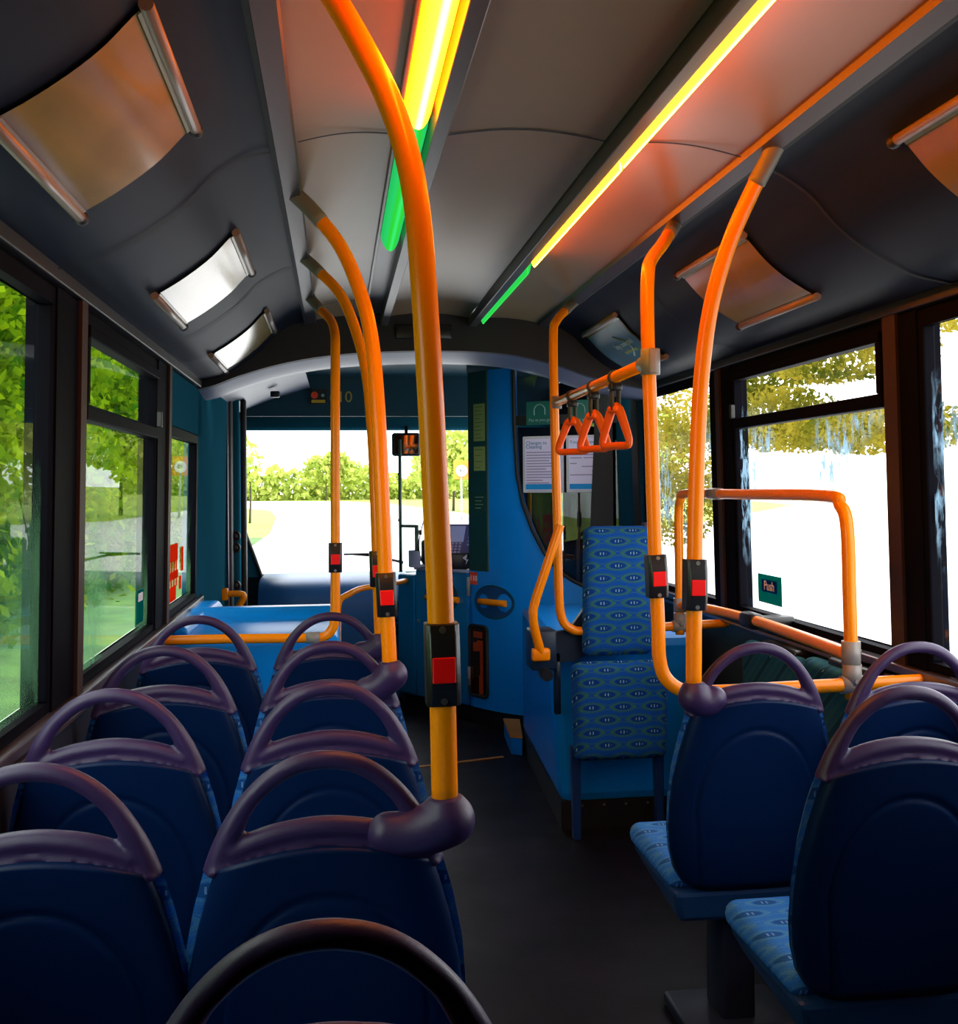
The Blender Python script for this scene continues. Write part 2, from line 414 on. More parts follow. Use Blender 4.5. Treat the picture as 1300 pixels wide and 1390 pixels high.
# vertical capping strips and sills
t = MB(); wbox(t, -1, 2.955, 3.02, .95, 2.04, .035, .045); trim(t, M['brown'])
t = MB(); wbox(t, -1, 4.47, 4.53, .95, 2.04, .035, .045); trim(t, M['brown'])
t = MB(); wbox(t, 1, 3.0, 3.075, .95, 2.06, .035, .045); trim(t, M['brown'])
t = MB(); wbox(t, 1, 4.49, 4.54, .95, 2.06, .035, .045); trim(t, M['brown'])
t = MB(); wbox(t, 1, 5.80, 5.92, .9, 2.06, .03, .04); trim(t, M['wall'])
for side in (-1, 1):
    t = MB(); wbox(t, side, .85, 5.62, .955, .982, .0, .055); wbox(t, side, .85, 5.62, .925, .94, .028, .048); trim(t, M['silver'], .004)
    t = MB(); wbox(t, side, YB, 5.45, 2.035, 2.075, .015, .05); trim(t, M['rail'], .004)

nwin = [0]
def window(side, y0, y1, z0, z1, gm, transom=None, fw=.045):
    nwin[0] += 1
    f = MB()
    wbox(f, side, y0, y1, z0, z0+fw*.6, -.01, .03); wbox(f, side, y0, y1, z1-fw, z1, -.01, .03)
    wbox(f, side, y0, y0+fw, z0+fw*.6, z1-fw, -.01, .03); wbox(f, side, y1-fw, y1, z0+fw*.6, z1-fw, -.01, .03)
    fr = struct(f.build('window_%d' % nwin[0], M['frame'], None, .006))
    g = MB()
    wbox(g, side, y0+fw*.5, y1-fw*.5, z0+.01, z1-fw*.5, .006, .012)
    gg = MB(); q = []
    ys = (y0+fw*.5, y1-fw*.5); zs = (z0+.01, z1-fw*.5)
    xa, xb = [side*(wx(zz)-.008+(.045 if side > 0 else 0)) for zz in zs]
    gg.add([(xa, ys[0], zs[0]), (xa, ys[1], zs[0]), (xb, ys[1], zs[1]), (xb, ys[0], zs[1])], [(0, 1, 2, 3)])
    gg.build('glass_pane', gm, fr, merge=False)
    if transom:
        tb = MB(); wbox(tb, side, y0+fw, y1-fw, transom-.022, transom+.022, -.005, .04); tb.build('transom_bar', M['frame'], fr, .005)
        hp = MB(); wbox(hp, side, y0+fw, y0+fw+.03, transom+.022, z1-fw, .0, .04); wbox(hp, side, y1-fw-.03, y1-fw, transom+.022, z1-fw, .0, .04)
        wbox(hp, side, y0+fw, y1-fw, z1-fw-.035, z1-fw, 0, .045); hp.build('hopper_frame', M['frame'], fr, .004)
        lt = MB(); yy = y1-fw-.02; wbox(lt, side, yy-.02, yy, transom+.02, transom+.08, .04, .06); lt.build('hopper_latch', M['black'], fr, .004)
    return fr
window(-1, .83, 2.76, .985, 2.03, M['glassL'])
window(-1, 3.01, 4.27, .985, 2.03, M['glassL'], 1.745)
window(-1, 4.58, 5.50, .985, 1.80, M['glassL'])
window(1, 1.35, 2.92, .985, 2.03, M['glass'])
window(1, 3.06, 4.40, .985, 2.045, M['glass'], 1.785)
window(1, 4.61, 5.73, .985, 2.045, M['glass'])
window(1, 6.6, 8.3, 1.0, 2.0, M['glass'])

# coving: S-profile extruded along the bus, with seams
PR = [(-1.175, 2.05), (-1.152, 2.065), (-1.09, 2.078), (-1.025, 2.097), (-.935, 2.15), (-.845, 2.22), (-.775, 2.295), (-.70, 2.345), (-.655, 2.362), (-.61, 2.37)]
PRS = [(p.x, p.z) for p in smooth([(a, 0, b) for a, b in PR], 4)]
def cx_(side, x): return x if side < 0 or x < .9 else x+.045*min(1, (x-.9)/.27)
def cove_z(x, side=-1):
    x = abs(x)
    if side > 0 and x > .9: x = .9+(x-.9)*.27/.315
    return interp(-x, [p[0] for p in PRS], [p[1] for p in PRS])
for side, nm in ((-1, 'left'), (1, 'right')):
    c = MB(); n = len(PRS)-1
    c.grid(lambda u, v: (side*cx_(side, -PRS[round(u*n)][0]), lerp(YB, 5.5, v), PRS[round(u*n)][1]), n, 8)
    o = struct(c.build('ceiling_cove_'+nm, M['cove']))
    so = o.modifiers.new('thick', 'SOLIDIFY'); so.thickness = .02; so.offset = 1 if side > 0 else 1
    for ys in (2.68, 4.12):
        s_ = MB(); s_.grid(lambda u, v: (side*cx_(side, -PRS[round(u*n)][0]), ys+(v-.5)*.013, PRS[round(u*n)][1]-.006), n, 1)
        trim(s_, M['seam'])

# ceiling: three panels between the light channels
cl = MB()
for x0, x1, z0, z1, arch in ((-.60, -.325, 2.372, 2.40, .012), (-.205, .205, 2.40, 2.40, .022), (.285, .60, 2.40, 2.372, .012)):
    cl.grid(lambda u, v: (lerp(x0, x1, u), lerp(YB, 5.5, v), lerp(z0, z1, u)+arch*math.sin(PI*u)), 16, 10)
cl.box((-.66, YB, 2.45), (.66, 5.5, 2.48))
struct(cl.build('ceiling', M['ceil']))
for ys in (2.62, 5.0):
    for x0, x1, z0, z1, arch in ((-.56, -.325, 2.372, 2.40, .012), (-.205, .205, 2.40, 2.40, .022), (.285, .56, 2.40, 2.372, .012)):
        if ys > 4 and x0 > -.3: continue
        s_ = MB(); s_.grid(lambda u, v: (lerp(x0, x1, u), ys+(v-.5)*.010, lerp(z0, z1, u)+arch*math.sin(PI*u)-.003), 16, 1); trim(s_, M['seam'])
for side in (-1, 1):
    t = MB()
    t.prism([(side*.625, 2.385), (side*.615, 2.352), (side*.57, 2.362), (side*.565, 2.385)], 'y', YB, 5.45); trim(t, M['rail'])
    t = MB(); t.box((side*.622-.006, YB, 2.352), (side*.622+.006, 5.45, 2.40)); trim(t, M['seam'])

# ceiling light strips
def light_strip(xa, xb, xd0, xd1, y_or, y_gr0, y_gr1, name_label, amb, gre):
    e = empty('ceiling_light', ((xa+xd1)/2, 2.0, 2.38), name_label, 'ceiling light', 'ceiling light strips')
    c = MB()
    xs = sorted((xa, xb, xd0, xd1)); c.box((xs[0]-.012, YB, 2.415), (xs[-1]+.012, 5.45, 2.44))
    c.box((min(xd0, xd1), YB, 2.352), (max(xd0, xd1), 5.45, 2.415))
    far = xa if abs(xa-xd0) > abs(xb-xd0) else xb
    sg = 1 if far > 0 else -1
    c.box((min(far, far+sg*.012), YB, 2.385), (max(far, far+sg*.012), 5.45, 2.415))
    c.build('channel', M['channel'], e, .003)
    def lens(y0, y1, mat, nm, lab):
        m_ = MB()
        m_.grid(lambda u, v: (lerp(xa, xb, u), lerp(y0, y1, v), 2.412-.066*max(0, math.sin(PI*u))**.6), 14, 4)
        m_.add([(lerp(xa, xb, k/14), y0, 2.412-.066*max(0, math.sin(PI*k/14))**.6) for k in range(15)], [list(range(15))])
        m_.add([(lerp(xa, xb, k/14), y1, 2.412-.066*max(0, math.sin(PI*k/14))**.6) for k in range(15)], [list(range(15))])
        m_.build(nm, mat, e, label=lab)
    cx = (xa+xd1)/2
    am = lamp_mat('amber_lens_'+name_label[:5], (1, .55, .026), (.60, .035, .0), amb, min(xa, xb)-cx, max(xa, xb)-cx)
    gm = lamp_mat('green_lens_'+name_label[:5], (.05, 1, .22), (.02, .55, .12), gre, min(xa, xb)-cx, max(xa, xb)-cx)
    yy = 1.45; pieces = []
    while yy < y_or-.1:
        y2 = min(yy+1.25, y_or); lens(yy, y2-.03, am, 'amber_lens', 'lit amber diffuser'); yy = y2
    lens(y_gr0, (y_gr0+y_gr1)/2-.01, gm, 'green_lens', 'green glowing diffuser'); lens((y_gr0+y_gr1)/2+.01, y_gr1, gm, 'green_lens', 'green glowing diffuser')
light_strip(-.318, -.248, -.245, -.208, 2.46, 2.52, 3.70, 'left amber and green ceiling light strip running behind the tall curved pole', 36.0, .6)
light_strip(.282, .248, .245, .208, 4.02, 4.06, 5.32, 'right amber and green ceiling light strip over the aisle toward the cab', 36.0, .6)

# front bulkhead closing the ceiling: black panel with an arched lower edge
ARCH = [(-1.19, 2.02), (-1.08, 2.045), (-.95, 2.095), (-.75, 2.155), (-.5, 2.20), (-.2, 2.222), (.1, 2.228), (.4, 2.215), (.65, 2.165), (.85, 2.10), (1.05, 2.055), (1.24, 2.02)]
AS = smooth([(a, 5.5, b) for a, b in ARCH], 4); na = len(AS)-1
def top_z(x):
    ax = abs(x); return 2.43 if ax < .6 else cove_z(x)+.01
b_ = MB()
b_.grid(lambda u, v: (AS[round(u*na)].x, 5.46, lerp(AS[round(u*na)].z, max(top_z(AS[round(u*na)].x), AS[round(u*na)].z+.002), v)), na, 4, 0, False)
b_.grid(lambda u, v: (AS[round(u*na)].x, lerp(5.46, 5.52, v), AS[round(u*na)].z), na, 1, 0, False)
trim(b_, M['bulk'])
b_ = MB()   # lilac lip sweeping under and beyond the arch
b_.grid(lambda u, v: (AS[round(u*na)].x*(1+.0*v), 5.50+.30*v, AS[round(u*na)].z-.002-.028*math.sin(v*PI*.5)), na, 4)
b_.grid(lambda u, v: (AS[round(u*na)].x, 5.80+.02*v, AS[round(u*na)].z-.03+.04*v), na, 1)
trim(b_, M['lip'])
d_ = MB(); d_.rbox((-.17, 5.44, 2.285), (.12, 5.462, 2.36), .008); 
props(d_.build('display_panel', pmat('display_dark', (.016, .016, .018), .25)), 'dark blank display panel set in the black bulkhead behind the curved pole', 'display')
b_ = MB(); b_.box((-1.25, 5.8, 2.36), (1.25, 8.6, 2.40)); struct(b_.build('ceiling_front', M['tealdark']))
# header over the windscreen
h_ = MB(); h_.box((-1.22, 8.0, 2.06), (1.22, 8.06, 2.38)); trim(h_, M['tealdark'])
h_ = MB(); h_.rbox((-1.22, 8.25, 1.975), (1.22, 8.45, 2.10), .03, 3); trim(h_, M['teal'])
h_ = MB()   # pale sloping cover over the doorway
h_.grid(lambda u, v: (lerp(-1.17, -.66, u), lerp(5.9, 7.98, v), 2.06+.19*u**.8+.02*v), 8, 6); trim(h_, M['lip'])
s_ = MB(); s_.rbox((-.90, 7.15, 2.13), (-.84, 7.21, 2.17), .008); props(s_.build('door_sensor', M['black']), 'small black sensor on the pale cover above the front door', 'sensor')
# warning label and fleet number on header
e = empty('warning_label', (-.60, 7.99, 2.19), 'dark label with red mark and yellow bar left of the front pole on the header', 'label')
q = MB(); q.box((-.665, 7.985, 2.15), (-.535, 8.004, 2.26)); q.build('label_plate', M['black'], e)
q = MB(); q.disc((-.628, 7.984, 2.215), (0, 1, 0), .026, .004); q.build('red_mark', M['redpaint'], e)
q = MB(); q.disc((-.567, 7.984, 2.213), (0, 1, 0), .012, .004); q.build('pale_mark', M['whitegreen'], e)
q = MB(); q.box((-.65, 7.982, 2.158), (-.55, 7.985, 2.180)); q.build('yellow_bar', M['yellowlabel'], e)
e = empty('fleet_number', (-.44, 7.99, 2.20), 'ochre numerals on the teal header right of the front pole', 'number')
text('numerals', '610', .115, (-.435, 8.0, 2.20), (1, 0, 0), (0, 0, 1), M['numeral'], e)

# windscreen and front wall
fw_ = MB(); fw_.box((-1.28, 8.45, 0), (1.28, 8.55, .86)); fw_.box((-1.28, 8.45, 1.99), (1.28, 8.55, 2.45)); fw_.box((-1.28, 8.4, .86), (-1.205, 8.55, 1.99)); fw_.box((1.24, 8.4, .86), (1.28, 8.55, 1.99))
struct(fw_.build('wall_front', M['tealdark']))
ws = MB(); ws.add([(-1.205, 8.47, .86), (1.25, 8.47, .86), (1.25, 8.47, 1.99), (-1.205, 8.47, 1.99)], [(0, 1, 2, 3)])
wsf = MB(); wsf.box((-1.215, 8.44, .86), (-1.185, 8.475, 1.99)); wsf.box((1.22, 8.44, .86), (1.25, 8.475, 1.99)); 
wso = struct(wsf.build('window_8', M['rubber'])); ws.build('windscreen_pane', M['screenglass'], wso, merge=False)
# wedge of the A pillar at lower left and right-hand strip
t = MB(); t.prism([(-1.20, .84), (-1.045, .84), (-1.10, 1.0), (-1.175, 1.22), (-1.20, 1.40)], 'y', 8.38, 8.44); trim(t, M['teal'], .01)
t = MB(); t.tube(smooth([(-1.19, 8.37, 1.42), (-1.175, 8.37, 1.22), (-1.10, 8.37, 1.0), (-1.045, 8.37, .84)], 5), .014, 8); trim(t, M['rubber'])

# dashboard
d = MB()
prof = smooth([(0, 7.72, .40), (0, 7.70, .58), (0, 7.72, .74), (0, 7.80, .83), (0, 7.95, .862), (0, 8.2, .866), (0, 8.44, .862)], 5); npf = len(prof)-1
d.grid(lambda u, v: (lerp(-1.03, .06, u), prof[round(v*npf)].y, prof[round(v*npf)].z), 4, npf)
for xx in (-1.03, .06): d.add([(xx, p.y, p.z) for p in prof]+[(xx, 8.44, .40)], [list(range(npf+2))])
d.box((-1.0, 7.80, .0), (.06, 8.44, .42))
e = empty('dashboard', (-.5, 7.8, 0), 'rounded blue dashboard across the foot of the windscreen', 'dashboard')
d.build('dash_top', M['dash'], e)
q = MB(); q.rbox((-.14, 7.69, .62), (.02, 7.71, .71), .006); q.build('control_panel', M['black'], e)
for k in range(3):
    q = MB(); q.rbox((-.12+.045*k, 7.685, .56), (-.09+.045*k, 7.70, .585), .003); q.build('switch', M['black'], e)
q = MB(); q.rbox((-.1, 7.67, .47), (-.02, 7.73, .55), .01); q.build('side_socket', M['rubber'], e)
# driver-side dash in the cab
d = MB()
d.grid(lambda u, v: (lerp(.10, 1.17, u), prof[round(v*npf)].y, prof[round(v*npf)].z-.03), 4, npf); d.box((.1, 7.8, 0), (1.17, 8.44, .45))
props(d.build('cab_dashboard', M['dash']), 'driver side dashboard behind the cab door under the ticket machine', 'dashboard')
# wiper
e = empty('wiper', (-.05, 8.52, .85), 'thin black wiper lying across the lower windscreen beside the poles', 'wiper')
q = MB(); q.tube([(.05, 8.5, .93), (-.17, 8.5, .985), (-.40, 8.5, 1.005)], [.012, .009, .006], 8); q.build('wiper_arm', M['black'], e)
q = MB(); q.box((-.42, 8.49, .995), (-.12, 8.505, 1.01)); q.build('wiper_blade', M['rubber'], e)

# front door pillar on the left
e = empty('door_1', (-1.1, 7.2, 0), None, None); struct(e)
q = MB(); q.box((-1.20, 6.90, 0), (-1.155, 7.55, 2.2)); q.build('door_leaf', M['teal'], e)
q = MB(); q.rbox((-1.17, 6.90, .0), (-1.15, 6.94, 2.16), .006); q.build('edge_strip', M['silver'], e)
q = MB(); q.rbox((-1.165, 6.95, .0), (-1.135, 7.08, 2.16), .01); q.build('rubber_seal', M['rubber'], e)
q = MB(); q.rbox((-1.16, 7.10, .0), (-1.10, 7.16, 2.14), .012); q.build('door_post', M['teal'], e)
q = MB(); q.rbox((-1.10, 7.2, .0), (-1.065, 7.28, 2.12), .01); q.build('rubber_seal', M['rubber'], e)
for z in (1.22, 1.145, .90):
    q = MB(); q.disc((-1.125, 7.085, z), (.2, 1, 0), .032, .03, 20); q.ellipsoid((-1.125, 7.068, z), (.02, .012, .02)); q.build('hinge_knob', M['rubber'], e)
q = MB(); q.tube([(-1.17, 5.9, 2.045), (-1.05, 5.7, 2.135)], .010, 8); trim(q, M['clamp'])
w_ = MB(); wbox(w_, -1, 6.9, 8.5, 0, 2.3, -.03, .02); struct(w_.build('wall_left_front', M['teal']))
# yellow hooked grab rail by the door
e = empty('door_grab_rail', (-1.1, 6.8, .7), 'short hooked yellow grab rail standing beside the front door post', 'grab rail')
q = MB(); q.tube(smooth([(-1.165, 6.75, .875), (-1.10, 6.75, .88), (-1.045, 6.75, .865), (-1.075, 6.75, .80), (-1.10, 6.75, .72), (-1.105, 6.75, .60)], 5), .02, 12); q.build('rail_tube', M['yellow'], e)
q = MB(); q.rbox((-1.18, 6.73, .84), (-1.14, 6.77, .915), .008); q.build('rail_mount', M['yellow'], e)

# ------------------------------------------------------------------ seats
SH_Z = [.43, .46, .50, .56, .62, .70, .78, .86, .92, .96]
SH_W = [.150, .185, .205, .219, .225, .225, .219, .203, .186, .172]
def yc(z): return interp(z, [.4, .6, .8, 1.0, 1.11], [.105, .072, .040, .012, .0])
def hw(z): return interp(z, SH_Z, SH_W)
def ztop(x): return .958-.036*(x/.185)**2
def make_seat():
    e = empty('bus_seat', (0, 0, 0), 'x', 'seat', 'blue bus seats in rows'); e['_w'] = (0, 0, 0)
    # plastic back shell
    def back(u, v):
        s = 2*u-1; z0 = .43
        zc_ = lerp(z0, .958, v); w = hw(zc_); x = s*w
        z = lerp(z0, ztop(x), v)
        edge = 1-abs(s)**5
        y = yc(z)-.006-.030*max(edge, 0)**.6
        # crease: raised arch-shaped panel outline
        ax, az, zc0 = .165, .215, .665
        if z > zc0: r = math.sqrt((x/ax)**2+((z-zc0)/az)**2); dd = (r-1)*.17
        else: dd = abs(x)-ax+(zc0-z)*.10
        y += .0055*math.exp(-(dd/.0050)**2) + .001*(1/(1+math.exp(-max(-60, min(60, dd/.004)))))
        bot = max(0, 1-v/.06); y += .02*bot**2
        return (x, y, z)
    m = MB(); NU, NV = 84, 90
    m.grid(back, NU, NV)
    def rim(u, v, d):
        x, y, z = back(u, v); return (x*(1-.0*d), yc(z)+.030*d, z)
    m.grid(lambda u, v: tuple(lerp(a, b, u) for a, b in zip(back(0, v), rim(0, v, 1))), 3, NV)
    m.grid(lambda u, v: tuple(lerp(a, b, u) for a, b in zip(back(1, v), rim(1, v, 1))), 3, NV)
    m.grid(lambda u, v: tuple(lerp(a, b, v) for a, b in zip(back(u, 1), rim(u, 1, 1))), NU, 2)
    m.grid(lambda u, v: tuple(lerp(a, b, v) for a, b in zip(back(u, 0), rim(u, 0, 1))), NU, 2)
    m.build('back_shell', M['shell'], e)
    # upholstered front pad, its edge shows as a patterned line round the shell
    def pad(u, v):
        s = 2*u-1; z = lerp(.50, .945, v); w = hw(z)+.006
        x = s*w; zz = min(z, ztop(x)+.005)
        return (x, yc(zz)+.014+.060*max(0, 1-abs(s)**4)**.5*max(0, 1-abs(2*v-1)**6)**.5, zz)
    m = MB(); m.grid(pad, 30, 30); m.grid(lambda u, v: (lerp(-1, 1, u)*(hw(lerp(.5, .945, v))+.006), yc(lerp(.5, .945, v))+.013, min(lerp(.5, .945, v), ztop(lerp(-1, 1, u)*hw(lerp(.5, .945, v)))+.005)), 8, 20)
    m.build('back_pad', M['fabric'], e)
    # moulded grab handle: arch + crossbar + web, fused
    arch = [(-.172, .915), (-.160, .955), (-.143, .995), (-.118, 1.035), (-.083, 1.068), (-.045, 1.088), (0, 1.095), (.045, 1.088), (.083, 1.068), (.118, 1.035), (.143, .995), (.160, .955), (.172, .915)]
    h = MB(); P = smooth([(x, yc(z)+.008, z) for x, z in arch], 5)
    h.tube(P, [lerp(.0235, .0155, min(1, (p.z-.915)/.12)) for p in P], 16, 0, True)
    bar = smooth([(x, yc(.97)+.006, .984-.032*(x/.145)**2) for x in (-.150, -.12, -.07, 0, .07, .12, .150)], 4)
    h.tube(bar, .0185, 14)
    poly = [(x, .978-.030*(x/.145)**2) for x in [-.165+.0275*k for k in range(13)]]+[(x, ztop(x)-.004) for x in [.187-.0312*k for k in range(13)]]
    n = 13
    for k in range(12):
        a, b2 = poly[k], poly[k+1]; c2, d2 = poly[24-k], poly[25-k]
        y0_, y1_ = yc(.95)-.016, yc(.95)+.020
        h.hexa([(d2[0], y0_, d2[1]), (c2[0], y0_, c2[1]), (c2[0], y1_, c2[1]), (d2[0], y1_, d2[1]), (a[0], y0_+.008, a[1]), (b2[0], y0_+.008, b2[1]), (b2[0], y1_-.008, b2[1]), (a[0], y1_-.008, a[1])])
    o = h.build('grab_handle', M['handle'], e)
    md = o.modifiers.new('r', 'REMESH'); md.mode = 'VOXEL'; md.voxel_size = .0042; md.use_smooth_shade = True
    sm_ = o.modifiers.new('s', 'SMOOTH'); sm_.factor = .5; sm_.iterations = 5
    dg = bpy.context.evaluated_depsgraph_get(); dg.update()
    me = bpy.data.meshes.new_from_object(o.evaluated_get(dg)); o.modifiers.clear(); o.data = me
    for p in me.polygons: p.use_smooth = True
    # cushion, pan, pedestal
    m = MB(); m.rbox((-.215, .115, .42), (.215, .53, .49), .032, 4); m.build('seat_cushion', M['fabric'], e)
    m = MB(); m.hexa([(-.19, .10, .34), (.19, .10, .34), (.18, .46, .37), (-.18, .46, .37), (-.21, .085, .43), (.21, .085, .43), (.21, .52, .43), (-.21, .52, .43)]); m.build('seat_pan', M['pan'], e, .015)
    m = MB(); m.rbox((-.05, .16, .03), (.05, .30, .36), .015); m.rbox((-.16, .12, 0), (.16, .36, .04), .012); m.build('pedestal', M['pedestal'], e)
    return e
SEATS = [  # x, y, label
 (-.497, 1.72, 'left aisle seat with the thickest yellow pole rising from its right shoulder'),
 (-.49, 1.045, 'nearest left aisle seat, its purple handle arch lowest in the photo'),
 (-.492, 2.335, 'left aisle seat without a pole, just ahead of the thickest pole'),
 (-.495, 2.955, 'left aisle seat carrying the right one of two slimmer curved poles'),
 (-.497, 3.635, 'frontmost left aisle seat, its handle arch overlapping the yellow front rail'),
 (-.945, 1.72, 'nearest left window seat, cut off by the lower left corner of the photo'),
 (-.950, 2.335, 'second left window seat from the camera, its handle arch near the sill'),
 (-.940, 2.955, 'third left window seat from the camera, beside the pane with an opening top'),
 (-.935, 3.635, 'frontmost left window seat, its handle arch crossing the front yellow rail'),
 (.628, 2.705, 'right aisle seat with a curved yellow pole rising from its left shoulder'),
 (1.045, 2.64, 'right window seat beside the black pillar, only its left half in view'),
 (.695, 2.07, 'nearest right aisle seat, large dark back cut off by the lower right corner'),
]
proto = make_seat()
for i, (x, y, lab) in enumerate(SEATS):
    s_ = proto if i == 0 else copy_tree(proto)
    s_.location = (x, y, 0); s_['label'] = lab
    if '_w' in s_: del s_['_w']

# ------------------------------------------------------------------ yellow poles
R_ = .0205
def at_z(P, z):
    for a, b in zip(P, P[1:]):
        if (a.z-z)*(b.z-z) <= 0 and abs(a.z-b.z) > 1e-6: return a.lerp(b, (z-a.z)/(b.z-a.z))
    return P[-1]
def bell(parent, P, z, half=.075, face=(0, -1, 0)):
    c = at_z(P, z); a = at_z(P, z+half); b = at_z(P, z-half)
    up = (a-b).normalized(); f = Vector(face); f = (f-up*f.dot(up)).normalized(); x = up.cross(f)
    m = MB()
    def pt(i, j, k): return tuple(c+x*i+up*j+f*k)
    N_ = 10; W = .0275
    rows = []
    for t in range(N_+1):
        v = -half+2*half*t/N_; d = .024+.012*(1-(v/half)**2)
        rows.append([pt(-W, v, -.018), pt(-W, v, d*.75), pt(-W*.72, v, d), pt(W*.72, v, d), pt(W, v, d*.75), pt(W, v, -.018)])
    vs = [p for r in rows for p in r]
    fs = [(t*6+i, t*6+(i+1) % 6, (t+1)*6+(i+1) % 6, (t+1)*6+i) for t in range(N_) for i in range(6)]+[list(range(6))[::-1], [N_*6+i for i in range(6)]]
    m.add(vs, fs); o = m.build('bell_push', M['black'], parent, .002)
    q = MB(); w2, h2 = .0185, .0205; d0, d1 = .030, .0385; zc = -.006
    q.hexa([pt(-w2, zc-h2, d0), pt(w2, zc-h2, d0), pt(w2, zc+h2, d0), pt(-w2, zc+h2, d0), pt(-w2, zc-h2, d1), pt(w2, zc-h2, d1), pt(w2, zc+h2, d1), pt(-w2, zc+h2, d1)])
    q.build('stop_button', M['red'], o, .002, label='red stop button')
    for s in (-1, 1):
        q = MB(); p = Vector(pt(0, s*half*.86, .0275)); q.disc(p, f, .0055, .004, 12); q.build('screw', M['screw'], o)
    return o
def pole(name, pts, label, r=R_, sleeve=.11, bellz=None, socket=None, cat='pole', half=.066, sub=6):
    P = smooth(pts, sub)
    base = P[-1]
    e = empty(name, tuple(base), label, cat, 'yellow grab poles')
    # sleeve occupies the first `sleeve` metres
    acc = 0; k = 0
    while acc < sleeve and k < len(P)-1: acc += (P[k+1]-P[k]).length; k += 1
    m = MB(); m.tube(P[max(k-1, 0):], r, 20); m.build('pole_tube', M['yellow'], e)
    if sleeve:
        m = MB(); m.tube(P[:k+1], r*1.12, 20); m.tube([P[0], P[0]+(P[0]-P[1]).normalized()*.03], r*1.12, 20); m.build('ceiling_sleeve', M['sleeve'], e)
        m = MB(); m.disc(P[0]+Vector((0, 0, .0)), (0, 0, 1), r*1.5, .012); m.build('ceiling_flange', M['sleeve'], e)
    if bellz: bell(e, P, bellz, half)
    if socket:
        sx, sy, sz = socket   # where it grips the seat handle
        b = Vector(base)
        m = MB()
        for k in range(9):
            t = k/8; c_ = Vector((lerp(sx, b.x+.004, t), lerp(sy, b.y, t), lerp(sz-.012, b.z-.022, t)+.0-.010*math.sin(PI*t)))
            rr_ = lerp(.036, .046, t); m.ellipsoid(c_, (rr_, rr_*.95, rr_*.95), 16, 10)
        m.tube([b+Vector((.002, 0, -.02)), b+Vector((0, 0, .016))], [.040, .029], 18)
        o = m.build('rubber_socket', M['handle'], e, label='purple grey rubber socket')
        md = o.modifiers.new('r', 'REMESH'); md.mode = 'VOXEL'; md.voxel_size = .004; md.use_smooth_shade = True
        sm_ = o.modifiers.new('s', 'SMOOTH'); sm_.factor = .5; sm_.iterations = 14
    return e, P

p1, P1 = pole('grab_pole', [(0, 0, 0), (-.512, 1.84, 2.425), (-.474, 1.822, 2.363), (-.428, 1.798, 2.274), (-.386, 1.774, 2.18), (-.358, 1.754, 2.089), (-.341, 1.737, 1.988), (-.331, 1.724, 1.841), (-.322, 1.72, 1.662), (-.315, 1.72, 1.483), (-.309, 1.72, 1.305), (-.305, 1.72, 1.015)][1:],
  'thickest foreground yellow pole curving from the ceiling to the near left aisle seat', r=.0215, sleeve=0, bellz=1.245, socket=(-.395, 1.73, .985))
p2, P2 = pole('grab_pole', [(-.592, 3.1, 2.378), (-.534, 3.082, 2.318), (-.457, 3.055, 2.214), (-.405, 3.025, 2.084), (-.374, 2.995, 1.945), (-.358, 2.965, 1.737), (-.349, 2.95, 1.492), (-.341, 2.95, 1.249), (-.332, 2.95, 1.035)],
  'curved yellow pole just right of the slimmest curved pole on the left', bellz=1.235, socket=(-.395, 2.965, .985), half=.06)
p3, P3 = pole('grab_pole', [(-.592, 3.95, 2.378), (-.533, 3.918, 2.318), (-.454, 3.854, 2.221), (-.401, 3.79, 2.08), (-.366, 3.726, 1.917), (-.349, 3.662, 1.684), (-.342, 3.63, 1.434), (-.336, 3.63, 1.184), (-.332, 3.63, 1.02)],
  'slim curved yellow pole on the frontmost left aisle seat, half hidden by its neighbour', r=.019, bellz=1.255, socket=(-.395, 3.645, .985), half=.06)
e4, P4 = pole('grab_pole', [(-.588, 4.75, 2.372), (-.530, 4.68, 2.297), (-.492, 4.592, 2.243), (-.476, 4.505, 2.177), (-.474, 4.435, 2.082), (-.477, 4.4, 1.716), (-.480, 4.4, 1.265), (-.484, 4.4, 1.01), (-.498, 4.4, .95), (-.536, 4.4, .921), (-.602, 4.4, .92), (-.938, 4.4, .925), (-1.17, 4.4, .925)],
  'front left yellow pole bending at its foot into the level rail before the blue pen', r=.0195, bellz=1.245, half=.06)
m = MB(); m.tube([(-.60, 4.4, .92), (-.545, 4.4, .92)], .0235, 18); m.build('joint_collar', M['clamp'], e4, label='grey joint collar')
m = MB(); m.tube([(-1.175, 4.4, .925), (-1.155, 4.4, .925)], .034, 18); m.build('wall_flange', M['sleeve'], e4)
p5, P5 = pole('grab_pole', [(.610, 2.5, 2.374), (.600, 2.554, 2.330), (.572, 2.59, 2.263), (.526, 2.626, 2.139), (.487, 2.653, 1.982), (.469, 2.68, 1.794), (.454, 2.68, 1.544), (.446, 2.68, 1.296), (.441, 2.68, 1.00)],
  'long curved yellow pole standing on the right aisle seat shoulder', r=.0205, bellz=1.27, socket=(.492, 2.675, .985), half=.066)
e6, P6 = pole('grab_pole', [(.612, 3.3, 2.374), (.517, 3.14, 2.265), (.449, 3.04, 2.193), (.413, 2.96, 2.127), (.396, 2.91, 1.96), (.401, 2.9, 1.65), (.408, 2.9, 1.34), (.415, 2.9, 1.134), (.418, 2.9, 1.041), (.438, 2.9, .985), (.492, 2.9, .95), (.589, 2.9, .945), (.862, 2.9, .95), (1.24, 2.9, .957)],
  'yellow pole left of the curved right one, its foot turning into a level rail', r=.0195, bellz=1.275, half=.06)
